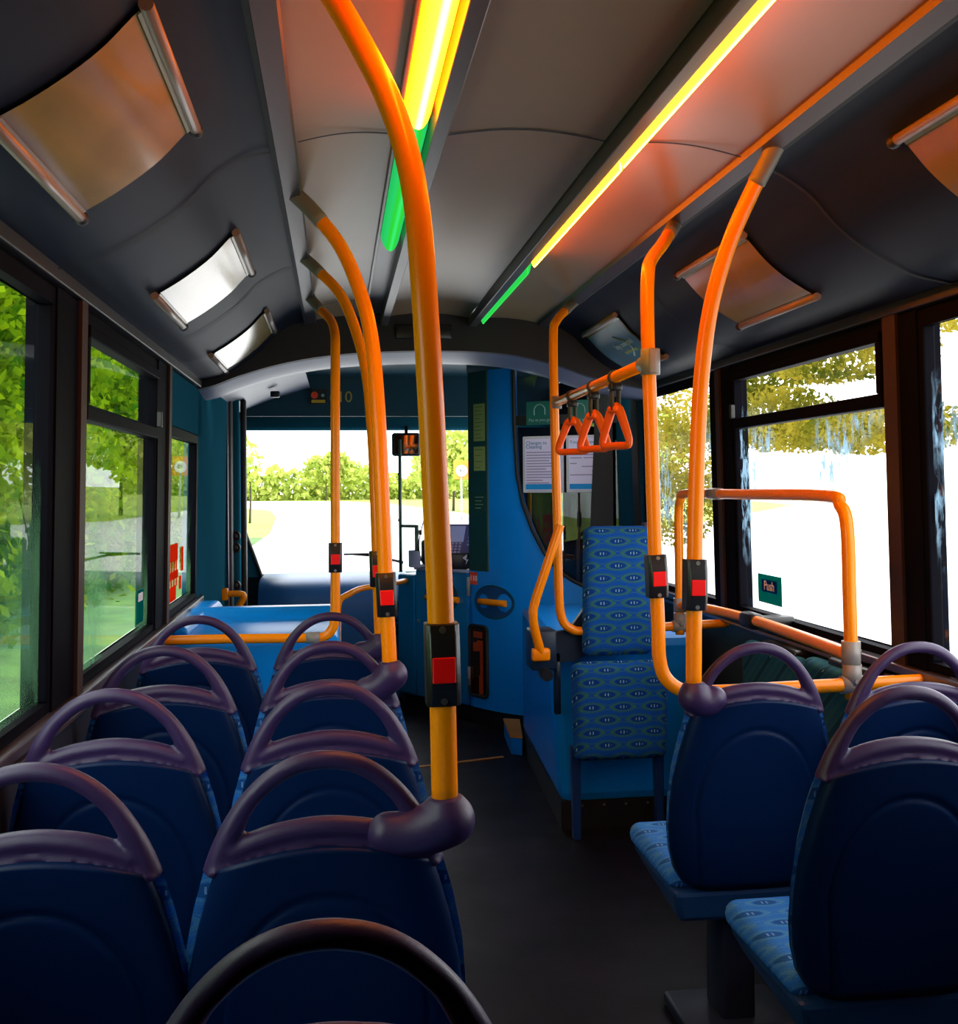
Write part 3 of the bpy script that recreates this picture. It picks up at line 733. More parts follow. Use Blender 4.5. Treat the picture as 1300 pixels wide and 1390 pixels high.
e7, P7 = pole('grab_pole', [(.612, 4.75, 2.372), (.553, 4.69, 2.318), (.491, 4.61, 2.254), (.469, 4.57, 2.186), (.466, 4.55, 1.879), (.474, 4.55, 1.4), (.478, 4.55, 1.08), (.49, 4.55, .958), (.531, 4.55, .908), (.613, 4.55, .896), (.944, 4.55, .905), (1.24, 4.55, .915)],
  'farthest right yellow pole, ending in a bend behind the folded tip-up seat', r=.0195)

# overhead rail with strap hangers
oa, ob = Vector((.474, 4.55, 1.890)), Vector((.400, 2.9, 1.874))
e = empty('overhead_rail', tuple((oa+ob)/2), 'straight yellow overhead rail joining the two right poles, with hanging straps', 'handrail')
m = MB(); m.tube([oa, ob], .0185, 18); m.build('rail_tube', M['yellow'], e)
m = MB(); m.tube([ob+(0, 0, .035) if False else ob+Vector((0, 0, .036)), ob-Vector((0, 0, .036))], .027, 18); m.tube([ob, ob+(oa-ob).normalized()*.075], .0245, 18); m.rbox((ob.x-.012, ob.y-.032, ob.z-.034), (ob.x+.012, ob.y-.02, ob.z+.034), .004); m.build('clamp', M['clamp'], e, label='grey clamp')
m = MB(); m.tube([oa+Vector((0, 0, .026)), oa-Vector((0, 0, .026))], .025, 18); m.tube([oa, oa+(ob-oa).normalized()*.05], .0225, 18); m.build('clamp', M['clamp'], e)
HL = ['farthest of three orange strap handles, overlapping the far right pole', 'middle of three orange strap handles under the yellow overhead rail', 'nearest of three orange strap handles, hanging highest under the overhead rail']
def hanger():
    e = empty('strap_hanger', (0, 0, 0), 'x', 'strap hanger', 'orange strap handles'); e['_w'] = (0, 0, 0)
    m = MB()
    # strap: loop round the rail then a flat web down to the handle
    for yy in (-.014, .014):
        pass
    m.tube([(.0, -.012, 0), (.0, .012, 0)], .0235, 18); m.rbox((-.016, -.0135, -.108), (-.006, .0135, -.015), .003); m.rbox((.006, -.0135, -.108), (.016, .0135, -.015), .003)
    m.build('web_strap', M['strap'], e)
    m = MB(); m.rbox((-.02, -.02, -.045), (.02, .02, -.02), .006); m.build('strap_buckle', M['black'], e)
    h = MB()
    pts = [(-.0, 0, -.095), (-.022, 0, -.110), (-.043, 0, -.150), (-.062, 0, -.190), (-.068, 0, -.210), (-.058, 0, -.222), (0, 0, -.222), (.058, 0, -.222), (.068, 0, -.210), (.062, 0, -.190), (.043, 0, -.150), (.022, 0, -.110), (0, 0, -.095)]
    P = smooth(pts, 4)
    h.tube(P, [lerp(.0095, .0125, min(1, max(0, (p.z+.222)/.09))) for p in P], 12, 0, False, (1.0, 1.35), up=(0, 1, 0))
    h.rbox((-.026, -.017, -.117), (.026, .017, -.093), .008)
    h.build('handle_loop', M['orange'], e)
    return e
hp = hanger()
for i, t in enumerate((.44+.03, .66-.02, .80)):
    y = (4.15, 3.72, 3.36)[i]; k = (y-4.55)/(2.9-4.55); c = oa.lerp(ob, k)
    h = hp if i == 0 else copy_tree(hp)
    h.location = c; h['label'] = HL[i]; h.rotation_euler = (0, 0, 0)
    for ch in h.children:
        if ch.name.startswith('handle_loop'): ch.rotation_euler = (0, 0, math.radians((-46, -58, -66)[i]))
    if '_w' in h: del h['_w']

# guard loop by the right window
e = empty('guard_rail', (.99, 3.8, .9), 'yellow guard loop standing along the right windows with grey clamps', 'guard rail')
m = MB(); loop = smooth([(1.02, 4.55, .87), (1.02, 4.55, 1.20), (1.02, 4.55, 1.40), (1.02, 4.52, 1.465), (1.018, 4.44, 1.49), (1.005, 3.75, 1.492), (.992, 3.06, 1.492), (.990, 2.965, 1.465), (.990, 2.925, 1.40), (.990, 2.915, 1.2), (.990, 2.905, .91)], 6)
m.tube(loop, .0195, 18); m.build('loop_tube', M['yellow'], e)
m = MB(); m.tube(smooth([(1.02, 4.55, 1.0), (1.06, 4.3, 1.01), (1.075, 3.9, 1.018), (1.04, 3.4, 1.026), (.990, 2.912, 1.035)], 6), .0195, 18); m.build('lower_bar', M['yellow'], e)
m = MB(); m.rbox((1.045, 3.80, .985), (1.105, 3.93, 1.045), .02, 3); m.rbox((1.09, 3.83, .985), (1.235, 3.90, 1.03), .01); m.build('wall_bracket', M['black'], e, label='black wall bracket')
for (x, y, z0, z1) in ((.990, 2.91, 1.0, 1.075), (1.02, 4.55, .97, 1.03)):
    m = MB(); m.tube([(x, y, z0), (x, y, z1)], .027, 18); m.tube([(x, y, (z0+z1)/2), (x+.03, y+(.05 if y < 4 else -.05), (z0+z1)/2)], .025, 14); m.build('tee_clamp', M['clamp'], e, label='grey tee clamp')
for (x, y, z) in ((.990, 2.905, .951), (1.02, 4.55, .907)):
    m = MB(); m.tube([(x-.035, y, z), (x+.035, y, z)], .0255, 18); m.tube([(x, y, z), (x, y, z+.058)], .027, 18); m.disc((x, y-.028, z+.012), (0, 1, 0), .006, .006, 10); m.build('foot_clamp', M['clamp'], e, label='grey foot clamp')
m = MB(); m.tube([(.93, 3.772, 1.492), (.93, 3.77, 1.492)], .001, 6)
m = MB(); m.tube([(1.0095, 4.0, 1.492), (1.0115, 4.12, 1.492)], .0225, 18); m.build('joint_collar', M['clamp'], e, label='grey joint collar')
# joint on the top near the pole is hidden for most of its length

# ------------------------------------------------------------------ wheel-arch boxes
# right: box that carries the tip-up seat
e = empty('wheel_arch_box', (.8, 5.3, 0), 'light blue wheel arch box behind the folded tip-up seat on the right', 'wheel arch box')
m = MB()
m.hexa([(.50, 4.66, .115), (1.17, 4.66, .115), (1.17, 6.12, .115), (.575, 6.05, .115), (.455, 4.70, .845), (1.17, 4.70, .845), (1.17, 6.12, .845), (.575, 6.05, .845)])
m.build('box_body', M['bluebox'], e, .045)
m = MB(); m.hexa([(.505, 4.665, 0), (1.17, 4.665, 0), (1.17, 6.1, 0), (.58, 6.05, 0), (.505, 4.665, .125), (1.17, 4.665, .125), (1.17, 6.1, .125), (.58, 6.05, .125)]); m.build('kick_strip', M['rubber'], e, label='black kick strip')
for k in range(5):
    m = MB(); m.disc((.60+.10*k, 4.664, .105), (0, 1, 0), .006, .006, 10); m.build('screw', M['screw'], e)
e = empty('step_plate', (.55, 6.2, 0), 'small step with yellow edge at the foot of the blue cab partition', 'step')
m = MB(); m.hexa([(.50, 6.02, 0), (.56, 5.98, 0), (.62, 6.42, 0), (.53, 6.46, 0), (.50, 6.02, .10), (.56, 5.98, .10), (.62, 6.42, .10), (.53, 6.46, .10)]); m.build('step_block', M['bluebox'], e, .006)
m = MB(); m.hexa([(.495, 6.01, .10), (.56, 5.975, .10), (.62, 6.42, .10), (.525, 6.46, .10), (.495, 6.01, .112), (.56, 5.975, .112), (.62, 6.42, .112), (.525, 6.46, .112)]); m.build('step_nosing', M['line'], e)

# tip-up seat with backrest
e = empty('tip_up_seat', (.73, 4.5, 0), 'patterned blue tip-up seat folded against its tall padded backrest', 'tip-up seat')
m = MB()
def slab(m, z0, z1, w0, w1, y0, y1, cx=0, r=.03):
    def f(u, v):
        s = 2*u-1; z = lerp(z0, z1, v); w = lerp(w0, w1, v)
        # rounded corners
        cz = min(v, 1-v)*(z1-z0); ins = 0 if cz > r else r-math.sqrt(max(0, r*r-(r-cz)**2))
        x = cx+s*(w-ins)
        ex = max(0, 1-abs(s)**8)**.5*max(0, 1-abs(2*v-1)**10)**.5
        return x, ex, z
    m.grid(lambda u, v: (f(u, v)[0], lerp((y0+y1)/2, y0, f(u, v)[1]), f(u, v)[2]), 26, 34)
    m.grid(lambda u, v: (f(u, v)[0], lerp((y0+y1)/2, y1, f(u, v)[1]), f(u, v)[2]), 12, 20)
slab(m, .79, 1.352, .158, .148, 4.50, 4.57, .733); m.build('backrest', M['fabric2'], e)
m = MB(); m.rbox((.60, 4.56, .80), (.868, 4.60, 1.335), .02); m.build('backrest_board', M['bracket'], e)
m = MB(); slab(m, .350, .775, .205, .215, 4.44, 4.53, .728, .035); m.build('folded_cushion', M['fabric2'], e)
for x in (.545, .915):
    m = MB(); m.hexa([(x-.016, 4.52, 0), (x+.016, 4.52, 0), (x+.016, 4.56, 0), (x-.016, 4.56, 0), (x-.022, 4.53, .40), (x+.022, 4.53, .40), (x+.022, 4.57, .40), (x-.022, 4.57, .40)]); m.build('leg', M['legblue'], e, .004)
m = MB(); m.prism([(.385, .90), (.47, .89), (.53, .90), (.60, .99), (.62, .99), (.62, .80), (.56, .76), (.44, .755), (.385, .76)], 'y', 4.585, 4.62); m.rbox((.465, 4.585, .53), (.492, 4.62, .80), .004); m.build('side_bracket', M['bracket'], e, .004)
m = MB(); m.rbox((.855, 4.54, 1.33), (.885, 4.58, 1.365), .01); m.build('corner_cap', M['handle'], e)
e = empty('folding_grab_arm', (.37, 4.4, .83), 'kinked yellow folding arm hinged on the dark bracket beside the tip-up seat', 'grab arm')
m = MB(); m.tube(smooth([(.455, 4.40, 1.365), (.440, 4.40, 1.32), (.396, 4.40, 1.192), (.346, 4.41, 1.04), (.339, 4.41, .985), (.346, 4.42, .93), (.378, 4.44, .82)], 6), .0195, 16); m.build('arm_tube', M['yellow'], e)
m = MB(); m.rbox((.335, 4.42, .79), (.415, 4.46, .845), .012); m.build('arm_foot', M['yellow'], e)
m = MB(); m.rbox((.34, 4.46, .745), (.45, 4.60, .915), .01); m.build('hinge_block', M['bracket'], e, label='dark hinge block')
m = MB(); m.tube([(.395, 4.40, .735), (.395, 4.48, .735)], .025, 14); m.build('pivot_bolt', M['black'], e)

# side-facing tip-up seats under the right window
SL = ['far dark green folded side seat under the right window, behind the yellow lower bar', 'near dark green folded side seat against the right wall beside the foot clamp']
for i, (y0, y1, zt) in enumerate(((3.62, 4.14, .905), (3.06, 3.58, .925))):
    e = empty('folded_side_seat', (1.12, (y0+y1)/2, 0), SL[i], 'folded seat', 'folded side seats under the window')
    m = MB(); m.rbox((1.135, y0, .42), (1.21, y1, zt), .035, 4); m.build('cushion', M['fabric3'], e)
    m = MB(); m.rbox((1.21, y0+.03, .36), (1.238, y1-.03, zt-.02), .01); m.build('seat_board', M['pedestal'], e)
    m = MB(); m.rbox((1.16, y0+.06, zt-.015), (1.235, y1-.16, zt+.02), .012); m.build('hinge_cover', M['black'], e)
    m = MB(); m.rbox((1.17, (y0+y1)/2-.03, 0), (1.23, (y0+y1)/2+.03, .42), .008); m.build('support_leg', M['pedestal'], e)

# left: blue pen / wheel arch box behind the front rail
e = empty('luggage_pen', (-.82, 5.2, 0), 'bright blue stepped wheel arch box behind the level yellow rail on the left', 'wheel arch box')
m = MB()
pr = smooth([(0, 4.52, .06), (0, 4.52, .50), (0, 4.52, .84), (0, 4.545, .895), (0, 4.62, .918), (0, 5.02, .925)], 5)
pr2 = smooth([(0, 5.02, .925), (0, 5.04, .945), (0, 5.09, .965), (0, 5.18, .968), (0, 5.7, .915), (0, 6.2, .84), (0, 6.24, .80)], 5)
PRF = pr+pr2[1:]
NP = len(PRF)-1
def bx_(u, v):
    p = PRF[round(v*NP)]
    x = lerp(-1.165, -.462, u)
    # rounded aisle-side edge
    return (x, p.y, p.z-(.0 if u < .93 else .03*((u-.93)/.07)**2))
m.grid(bx_, 30, NP)
m.add([(-.462, p.y, p.z-.03) for p in PRF]+[(-.462, 6.24, .06)], [list(range(NP+2))])
m.add([(-1.165, p.y, p.z) for p in PRF]+[(-1.165, 6.24, .06)], [list(range(NP+2))])
m.box((-1.165, 4.54, 0), (-.48, 6.22, .07))
m.build('pen_body', M['bluebox'], e)
m = MB(); m.hexa([(-1.165, 4.60, .915), (-1.09, 4.60, .915), (-1.03, 5.5, .92), (-1.165, 5.5, .92), (-1.165, 4.60, .955), (-1.11, 4.60, .955), (-1.06, 5.5, .97), (-1.165, 5.5, .97)]); m.build('side_upstand', M['bluebox'], e, .015)

# front grab rail from the entry to the cab
e = empty('entry_handrail', (-.2, 7.0, .85), 'yellow handrail bending level from the front left pole toward the cab', 'handrail')
m = MB(); m.tube(smooth([(-.47, 6.55, .74), (-.46, 6.55, .84), (-.40, 6.62, .875), (-.32, 6.75, .895), (-.20, 6.9, .895), (.0, 7.36, .885)], 6), .019, 14); m.build('rail_tube', M['yellow'], e)
m = MB(); m.tube([(-.47, 6.55, 0), (-.47, 6.55, .76)], .019, 14); m.build('rail_post', M['yellow'], e)

# ------------------------------------------------------------------ driver's cab
# plan curve of cab side, z from base to top
plan = smooth([(.38, 6.90, 0), (.47, 6.755, 0), (.575, 6.625, 0), (.70, 6.52, 0), (.90, 6.40, 0), (1.23, 6.25, 0)], 10)
plen = [0]
for a, b in zip(plan, plan[1:]): plen.append(plen[-1]+(b-a).length)
PL = plen[-1]
def pp(s):
    s = max(0, min(PL, s))
    for i in range(len(plan)-1):
        if s <= plen[i+1]: return plan[i].lerp(plan[i+1], (s-plen[i])/(plen[i+1]-plen[i]))
    return plan[-1]
def pn(s):
    t = (pp(s+.01)-pp(s-.01)).normalized(); return Vector((t.y, -t.x, 0))   # towards the saloon
def s_of_px(x):
    lo, hi = 0, PL
    for _ in range(40):
        mid = (lo+hi)/2
        if pp(mid).x < x: lo = mid
        else: hi = mid
    return lo
CUT = [(.10, 1.23), (.86, 1.23), (.90, 1.05), (.945, .96), (1.0, .88), (1.1, .80), (1.25, .73), (1.42, .675), (1.6, .645), (1.9, .632), (2.30, .628)]
def cut(z): return s_of_px(interp(z, [c[0] for c in CUT], [c[1] for c in CUT]))
e = empty('cab_partition', (.6, 6.6, 0), 'blue curved driver partition with a swept dark window and round handle recess', 'partition')
cab = e
m = MB(); NZ = 60; ZB = .105; ZT = 2.30
for off in (.0, -.035):
    m.grid(lambda u, v: tuple((pp(u*cut(lerp(ZB, ZT, v)))+pn(u*cut(lerp(ZB, ZT, v)))*off)[:2])+(lerp(ZB, ZT, v),), 26, NZ)
m.grid(lambda u, v: tuple((pp(cut(lerp(ZB, ZT, v)))+pn(cut(lerp(ZB, ZT, v)))*(-.035*u))[:2])+(lerp(ZB, ZT, v),), 1, NZ)
m.grid(lambda u, v: tuple((pp(0)+pn(0)*(-.035*u))[:2])+(lerp(ZB, ZT, v),), 1, NZ)
m.build('partition_panel', M['blue'], e)
m = MB(); m.grid(lambda u, v: tuple((pp(lerp(cut(lerp(.86, ZT, v))-.01, PL, u))-pn(lerp(cut(lerp(.86, ZT, v)), PL, u))*.02)[:2])+(lerp(.86, ZT, v),), 20, 40)
m.build('partition_glass', M['darkglass'], e, merge=False)
edge = [pp(cut(z))+pn(cut(z))*.004+Vector((0, 0, z)) for z in [.862+k*(ZT-.87)/50 for k in range(51)]]
m = MB(); m.tube(edge, .013, 8); m.build('window_gasket', M['rubber'], e)
m = MB(); m.tube([pp(cut(.9)+k*(PL-cut(.9))/10)+pn(cut(.9)+k*(PL-cut(.9))/10)*.004+Vector((0, 0, 2.2)) for k in range(-8, 11)][8 if False else 0:], .02, 8)
hb = MB(); hb.grid(lambda u, v: tuple((pp(lerp(.38*PL, PL, u))+pn(lerp(.38*PL, PL, u))*.006)[:2])+(lerp(1.905, 1.965, v),), 16, 1); hb.build('glass_crossbar', M['rubber'], e)
rb = MB(); rb.hexa([(1.02, 6.30, .86), (1.17, 6.24, .86), (1.17, 6.30, .86), (1.04, 6.36, .86), (1.09, 6.28, 2.3), (1.17, 6.24, 2.3), (1.17, 6.30, 2.3), (1.10, 6.34, 2.3)]); rb.build('wall_side_frame', M['rubber'], e)
tp = MB(); tp.grid(lambda u, v: tuple((pp(u*PL)+pn(u*PL)*(.01-.05*v))[:2])+(2.27,), 20, 1); tp.grid(lambda u, v: tuple((pp(u*PL)+pn(u*PL)*.01)[:2])+(lerp(2.27, 2.38, v),), 20, 1); tp.build('top_rail', M['tealdark'], e)
ep_ = MB(); ep_.grid(lambda u, v: tuple((pp(u*.20)+pn(u*.20)*(.0025))[:2])+(lerp(.985, 2.28, v),), 8, 1); ep_.grid(lambda u, v: tuple((pp(.20)+pn(.20)*(.0025*u))[:2])+(lerp(.985, 2.28, v),), 1, 1); ep_.build('edge_post', pmat('green_teal_post', (.006, .05, .05), .4), e, label='dark green teal edge strip')
# handle recess: dark oval set into the panel with a bar across it
def on(s, z, d=0): 
    p = pp(s)+pn(s)*d; return Vector((p.x, p.y, z))
def oval(m, s0, z0, ra, rb_, d, skew=0, nn=28, inner=None):
    vs = [on(s0+ra*math.cos(2*PI*k/nn), z0+rb_*math.sin(2*PI*k/nn)+skew*math.cos(2*PI*k/nn), d) for k in range(nn)]
    c = on(s0, z0, d)
    m.add([c]+vs, [(0, 1+k, 1+(k+1) % nn) for k in range(nn)], 0, False); return vs
sh = s_of_px(.505)
m = MB(); oval(m, sh, .795, .172, .105, .0015, .0); m.build('handle_recess', pmat('recess_blue', (.004, .06, .20), .45), e)
m = MB(); m.tube([on(sh+.172*math.cos(2*PI*k/28), .795+.105*math.sin(2*PI*k/28), .002) for k in range(29)], .0045, 6); m.build('recess_rim', M['teal'], e)
m = MB(); m.tube([on(sh+d_, .793, .012) for d_ in (-.115, -.06, 0, .06, .115)], .021, 14); m.build('pull_handle', M['yellow'], e, label='yellow pull bar')
# tall inset window low in the panel
sw = s_of_px(.425)
m = MB()
def rr(s0, z0, a, b, r, d, nn=6):
    out = []
    for cx_, cz_, st in ((a-r, b-r, 0), (-a+r, b-r, 1), (-a+r, -b+r, 2), (a-r, -b+r, 3)):
        for k in range(nn+1):
            q_ = (st+k/nn)*PI/2; out.append(on(s0+cx_+r*math.cos(q_), z0+cz_+r*math.sin(q_), d))
    return out
v_ = rr(sw, .405, .09, .225, .03, .003); m.add([on(sw, .405, .003)]+v_, [(0, 1+k, 1+(k+1) % len(v_)) for k in range(len(v_))]); m.build('lower_window', M['ventglass'], e)
m = MB(); v_.append(v_[0]); m.tube(v_, .012, 8); m.build('lower_window_gasket', M['rubber'], e)
m = MB()
for (ds, dz, a, b) in ((.0, .17, .045, .02), (.02, .10, .03, .035), (-.03, .09, .02, .03), (.035, -.02, .015, .10), (.03, -.15, .02, .06)):
    v2 = [on(sw+ds+i_, .405+dz+j_, .0045) for i_, j_ in ((-a, -b), (a, -b), (a, b), (-a, b))]; m.add(v2, [(0, 1, 2, 3)])
m.build('window_sticker', pmat('painted_red_reflection', (.45, .05, .01), .4), e)  # red patches paint a reflection onto the lower window glass
# hinges
for z in (.88, .30):
    m = MB(); m.tube([on(.004, z-.06, .012), on(.004, z+.06, .012)], .011, 10); m.build('hinge', M['clamp'], e)

# cab door, straight from the hinge line forward
A = Vector((.372, 6.905, 0)); B = Vector((.055, 7.30, 0)); dv = (B-A).normalized(); dn = Vector((-dv.y, dv.x, 0))
if dn.y > 0: dn = -dn
def dp(t, z, d=0): return A+dv*t+dn*d+Vector((0, 0, z))
DL = (B-A).length
e = empty('cab_door', tuple((A+B)/2), 'teal blue driver door seen behind the thickest pole', 'door')
m = MB(); m.hexa([dp(.008, .105), dp(DL-.004, .105), dp(DL-.004, .105, -.04), dp(.008, .105, -.04), dp(.008, .965), dp(DL-.004, .965), dp(DL-.004, .965, -.04), dp(.008, .965, -.04)]); m.build('door_panel', M['door'], e, .008)
m = MB(); m.hexa([dp(-.0, .965, .015), dp(DL, .965, .015), dp(DL, .965, -.06), dp(0, .965, -.06), dp(0, .985, .01), dp(DL, .985, .01), dp(DL, .985, -.06), dp(0, .985, -.06)]); m.build('top_ledge', M['lilac'], e, .005, label='pale ledge along the door top')
m = MB(); nn = 26; c_ = dp(.25, .80, .002); vs = [dp(.25+.155*math.cos(2*PI*k/nn), .80+.115*math.sin(2*PI*k/nn), .002) for k in range(nn)]; m.add([c_]+vs, [(0, 1+k, 1+(k+1) % nn) for k in range(nn)]); m.build('handle_recess', pmat('recess_teal', (.006, .05, .12), .45), e)
m = MB(); m.tube(vs+[vs[0]], .0045, 6); m.build('recess_rim', M['tealdark'], e)
m = MB(); m.tube([dp(.08, .785, .014), dp(.25, .785, .016), dp(.385, .785, .014)], .020, 14); m.build('pull_handle', M['yellow'], e, label='yellow pull bar')
m = MB(); m.disc(dp(.47, .62, .004), dn, .012, .01, 14); m.build('lock', M['screw'], e)
# fixed end panel next to the door
C2 = Vector((-.06, 7.45, 0))
m = MB(); dv2 = (C2-B).normalized()
def ep(t, z, d): return B+dv2*t+dn*d+Vector((0, 0, z))
l2 = (C2-B).length
m.hexa([ep(0, .10, 0), ep(l2, .10, 0), ep(l2, .10, -.5), ep(0, .10, -.3), ep(0, .93, 0), ep(l2, .93, 0), ep(l2, .93, -.5), ep(0, .93, -.3)])
props(m.build('cab_end_panel', M['door'], None, .02), 'narrow teal blue panel between the driver door and the dashboard', 'panel')
# dark plinth under the cab
m = MB(); m.add([(p.x, p.y+.05, 0) for p in plan]+[(1.17, 8.4, 0), (-.02, 8.4, 0), (C2.x+.04, C2.y+.04, 0), (B.x+.03, B.y+.05, 0)], [list(range(len(plan)+4))])
q = MB(); ring = [(p.x+.01, p.y+.05) for p in plan]+[(1.17, 8.4), (0, 8.4), (C2.x+.05, C2.y+.05), (B.x+.04, B.y+.06)]
q.prism(ring, 'z', 0, .10); props(q.build('cab_plinth', M['rubber']), 'black plinth along the foot of the driver cab', 'plinth')
# perspex screen frame on the door
e = empty('assault_screen', (.1, 7.3, .98), 'thin grey green frame of the clear driver screen above the cab door', 'screen frame')
m = MB(); xs_ = Vector((-.035, 7.42, 0))
m.tube([xs_+Vector((0, 0, .94)), xs_+Vector((0, 0, 1.86))], .012, 8)
m.tube([xs_+Vector((0, 0, 1.26)), xs_+Vector((.105, -.1, 1.26))], .011, 8); m.tube([xs_+Vector((.105, -.1, 1.27)), xs_+Vector((.105, -.1, 1.0))], .014, 8)
m.build('screen_post', pmat('grey_green_edge', (.05, .10, .08), .35), e)
for z in (1.45, 1.30, 1.62):
    m = MB(); m.disc(xs_+Vector((-.012, 0, z)), (1, 0, 0), .008, .01, 8); m.build('screen_bolt', M['black'], e)
m = MB(); m.tube(smooth([(.10, 7.32, 1.02), (.085, 7.32, 1.15), (.13, 7.32, 1.34), (.15, 7.32, 1.42)], 5), .004, 6); m.rbox((.085, 7.30, 1.20), (.105, 7.34, 1.235), .004); props(m.build('microphone_stalk', M['black']), 'thin bent black microphone stalk left of the thickest pole in the cab', 'microphone')
# cash tray and ticket machine
e = empty('cash_tray', (.09, 7.3, .98), 'pale lilac rounded cash tray on the cab door ledge', 'cash tray')
m = MB()
m.grid(lambda u, v: (.085+.075*math.cos(PI*(.5+u))-.0*v, 7.29+.10*math.sin(PI*(.5+u)), lerp(.985, 1.095, v)+.06*(1-math.cos(PI*(u-.5)))*v*0), 14, 2)
m.grid(lambda u, v: (.085+.060*math.cos(PI*(.5+u)), 7.29+.08*math.sin(PI*(.5+u)), lerp(.985, 1.095, v)), 14, 2)
m.rbox((.03, 7.20, .985), (.20, 7.38, 1.0), .006); m.build('tray_shell', M['lilac'], e)
m = MB(); m.rbox((.10, 7.22, 1.0), (.20, 7.36, 1.17), .02); m.build('coin_holder', M['black'], e)
e = empty('ticket_machine', (.30, 7.05, .98), 'purple ticket machine with slanted screen and keypad on the cab ledge', 'ticket machine')
rot = Matrix.Rotation(math.radians(38), 3, 'X')
cM = Vector((.315, 7.12, 1.165)); ax_ = (Vector((1, -.35, 0))).normalized(); up_ = Vector((.0, .62, .70)).normalized(); up_ = (up_-ax_*up_.dot(ax_)).normalized(); nn_ = ax_.cross(up_)
if nn_.y > 0: nn_ = -nn_
def mp_(i, j, k): return tuple(cM+ax_*i+up_*j+nn_*k)
def plate(i0, i1, j0, j1, k0, k1): return [mp_(i0, j0, k0), mp_(i1, j0, k0), mp_(i1, j1, k0), mp_(i0, j1, k0), mp_(i0, j0, k1), mp_(i1, j0, k1), mp_(i1, j1, k1), mp_(i0, j1, k1)]
m = MB(); m.hexa(plate(-.17, .13, -.13, .15, -.05, 0)); m.build('machine_body', M['machine'], e, .012)
m = MB(); m.hexa(plate(-.14, .055, -.01, .125, 0, .004)); m.build('display', M['screen'], e)
for r in range(4):
    for c in range(4):
        m = MB(); m.hexa(plate(-.05+c*.026, -.034+c*.026, -.03-r*.024, -.016-r*.024, 0, .005)); m.build('key', M['keys'], e)
for r in range(6):
    m = MB(); m.hexa(plate(.085, .105, .11-r*.03, .122-r*.03, 0, .005)); m.build('key', M['keys'], e)
m = MB(); m.rbox((.17, 6.98, .985), (.42, 7.10, 1.09), .012); m.build('machine_base', M['black'], e)
m = MB(); m.add([(.345, 6.975, 1.06), (.375, 6.975, 1.085), (.37, 6.975, 1.05), (.385, 6.975, 1.05), (.365, 6.975, 1.015), (.37, 6.975, 1.04)], [(0, 1, 2, 3, 4, 5)]); m.build('ticket_stub', M['white'], e)
# rear view mirror
e = empty('interior_mirror', (.065, 8.2, 1.87), 'black framed rounded rear view mirror hanging at the top of the windscreen', 'mirror')
m = MB(); m.rbox((-.05, 8.17, 1.765), (.17, 8.215, 1.945), .035, 4); m.build('mirror_housing', M['black'], e)
m = MB(); m.add([(-.03, 8.168, 1.785), (.15, 8.168, 1.785), (.15, 8.166, 1.925), (-.03, 8.166, 1.925)], [(0, 1, 2, 3)]); m.build('mirror_glass', M['mirror'], e)
m = MB(); m.tube([(.06, 8.2, 1.92), (.07, 8.28, 2.02)], .014, 8); m.build('mirror_arm', M['black'], e)
# cab furniture seen through the dark glass
e = empty('driver_seat', (.75, 7.1, .1), 'dark driver seat behind the dark cab glass', 'seat')
m = MB(); m.rbox((.52, 6.86, .55), (.98, 6.98, 1.28), .06, 4); m.build('backrest', M['pedestal'], e)
m = MB(); m.rbox((.52, 6.95, .42), (.98, 7.42, .56), .05, 3); m.rbox((.62, 7.0, .1), (.88, 7.3, .44), .03); m.build('seat_base', M['pedestal'], e)
e = empty('cab_pole', (.72, 6.75, 0), 'thin yellow post inside the cab below the left notice', 'pole')
m = MB(); m.tube([(.725, 6.60, .95), (.725, 6.60, 1.62)], .014, 10); m.tube([(.725, 6.60, .97), (.93, 6.50, .95)], .012, 10); m.build('post_tube', M['yellow'], e)
m = MB(); m.rbox((.99, 6.44, .9), (1.01, 6.46, 1.55), .005); props(m.build('cab_white_post', M['clamp']), 'thin pale post inside the cab below the right notice', 'post')
for i, (x0, x1, c) in enumerate(((.65, .93, 'grey blue cab rear panel behind the yellow cab post'), (.935, 1.20, 'wide grey blue cab rear panel below the right notice'))):
    m = MB(); m.rbox((x0, 6.66-.10*i, .86), (x1, 6.68-.10*i, 1.9), .004); props(m.build('cab_rear_panel', pmat('cab_panel_grey', (.05, .055, .075), .5)), c, 'panel')

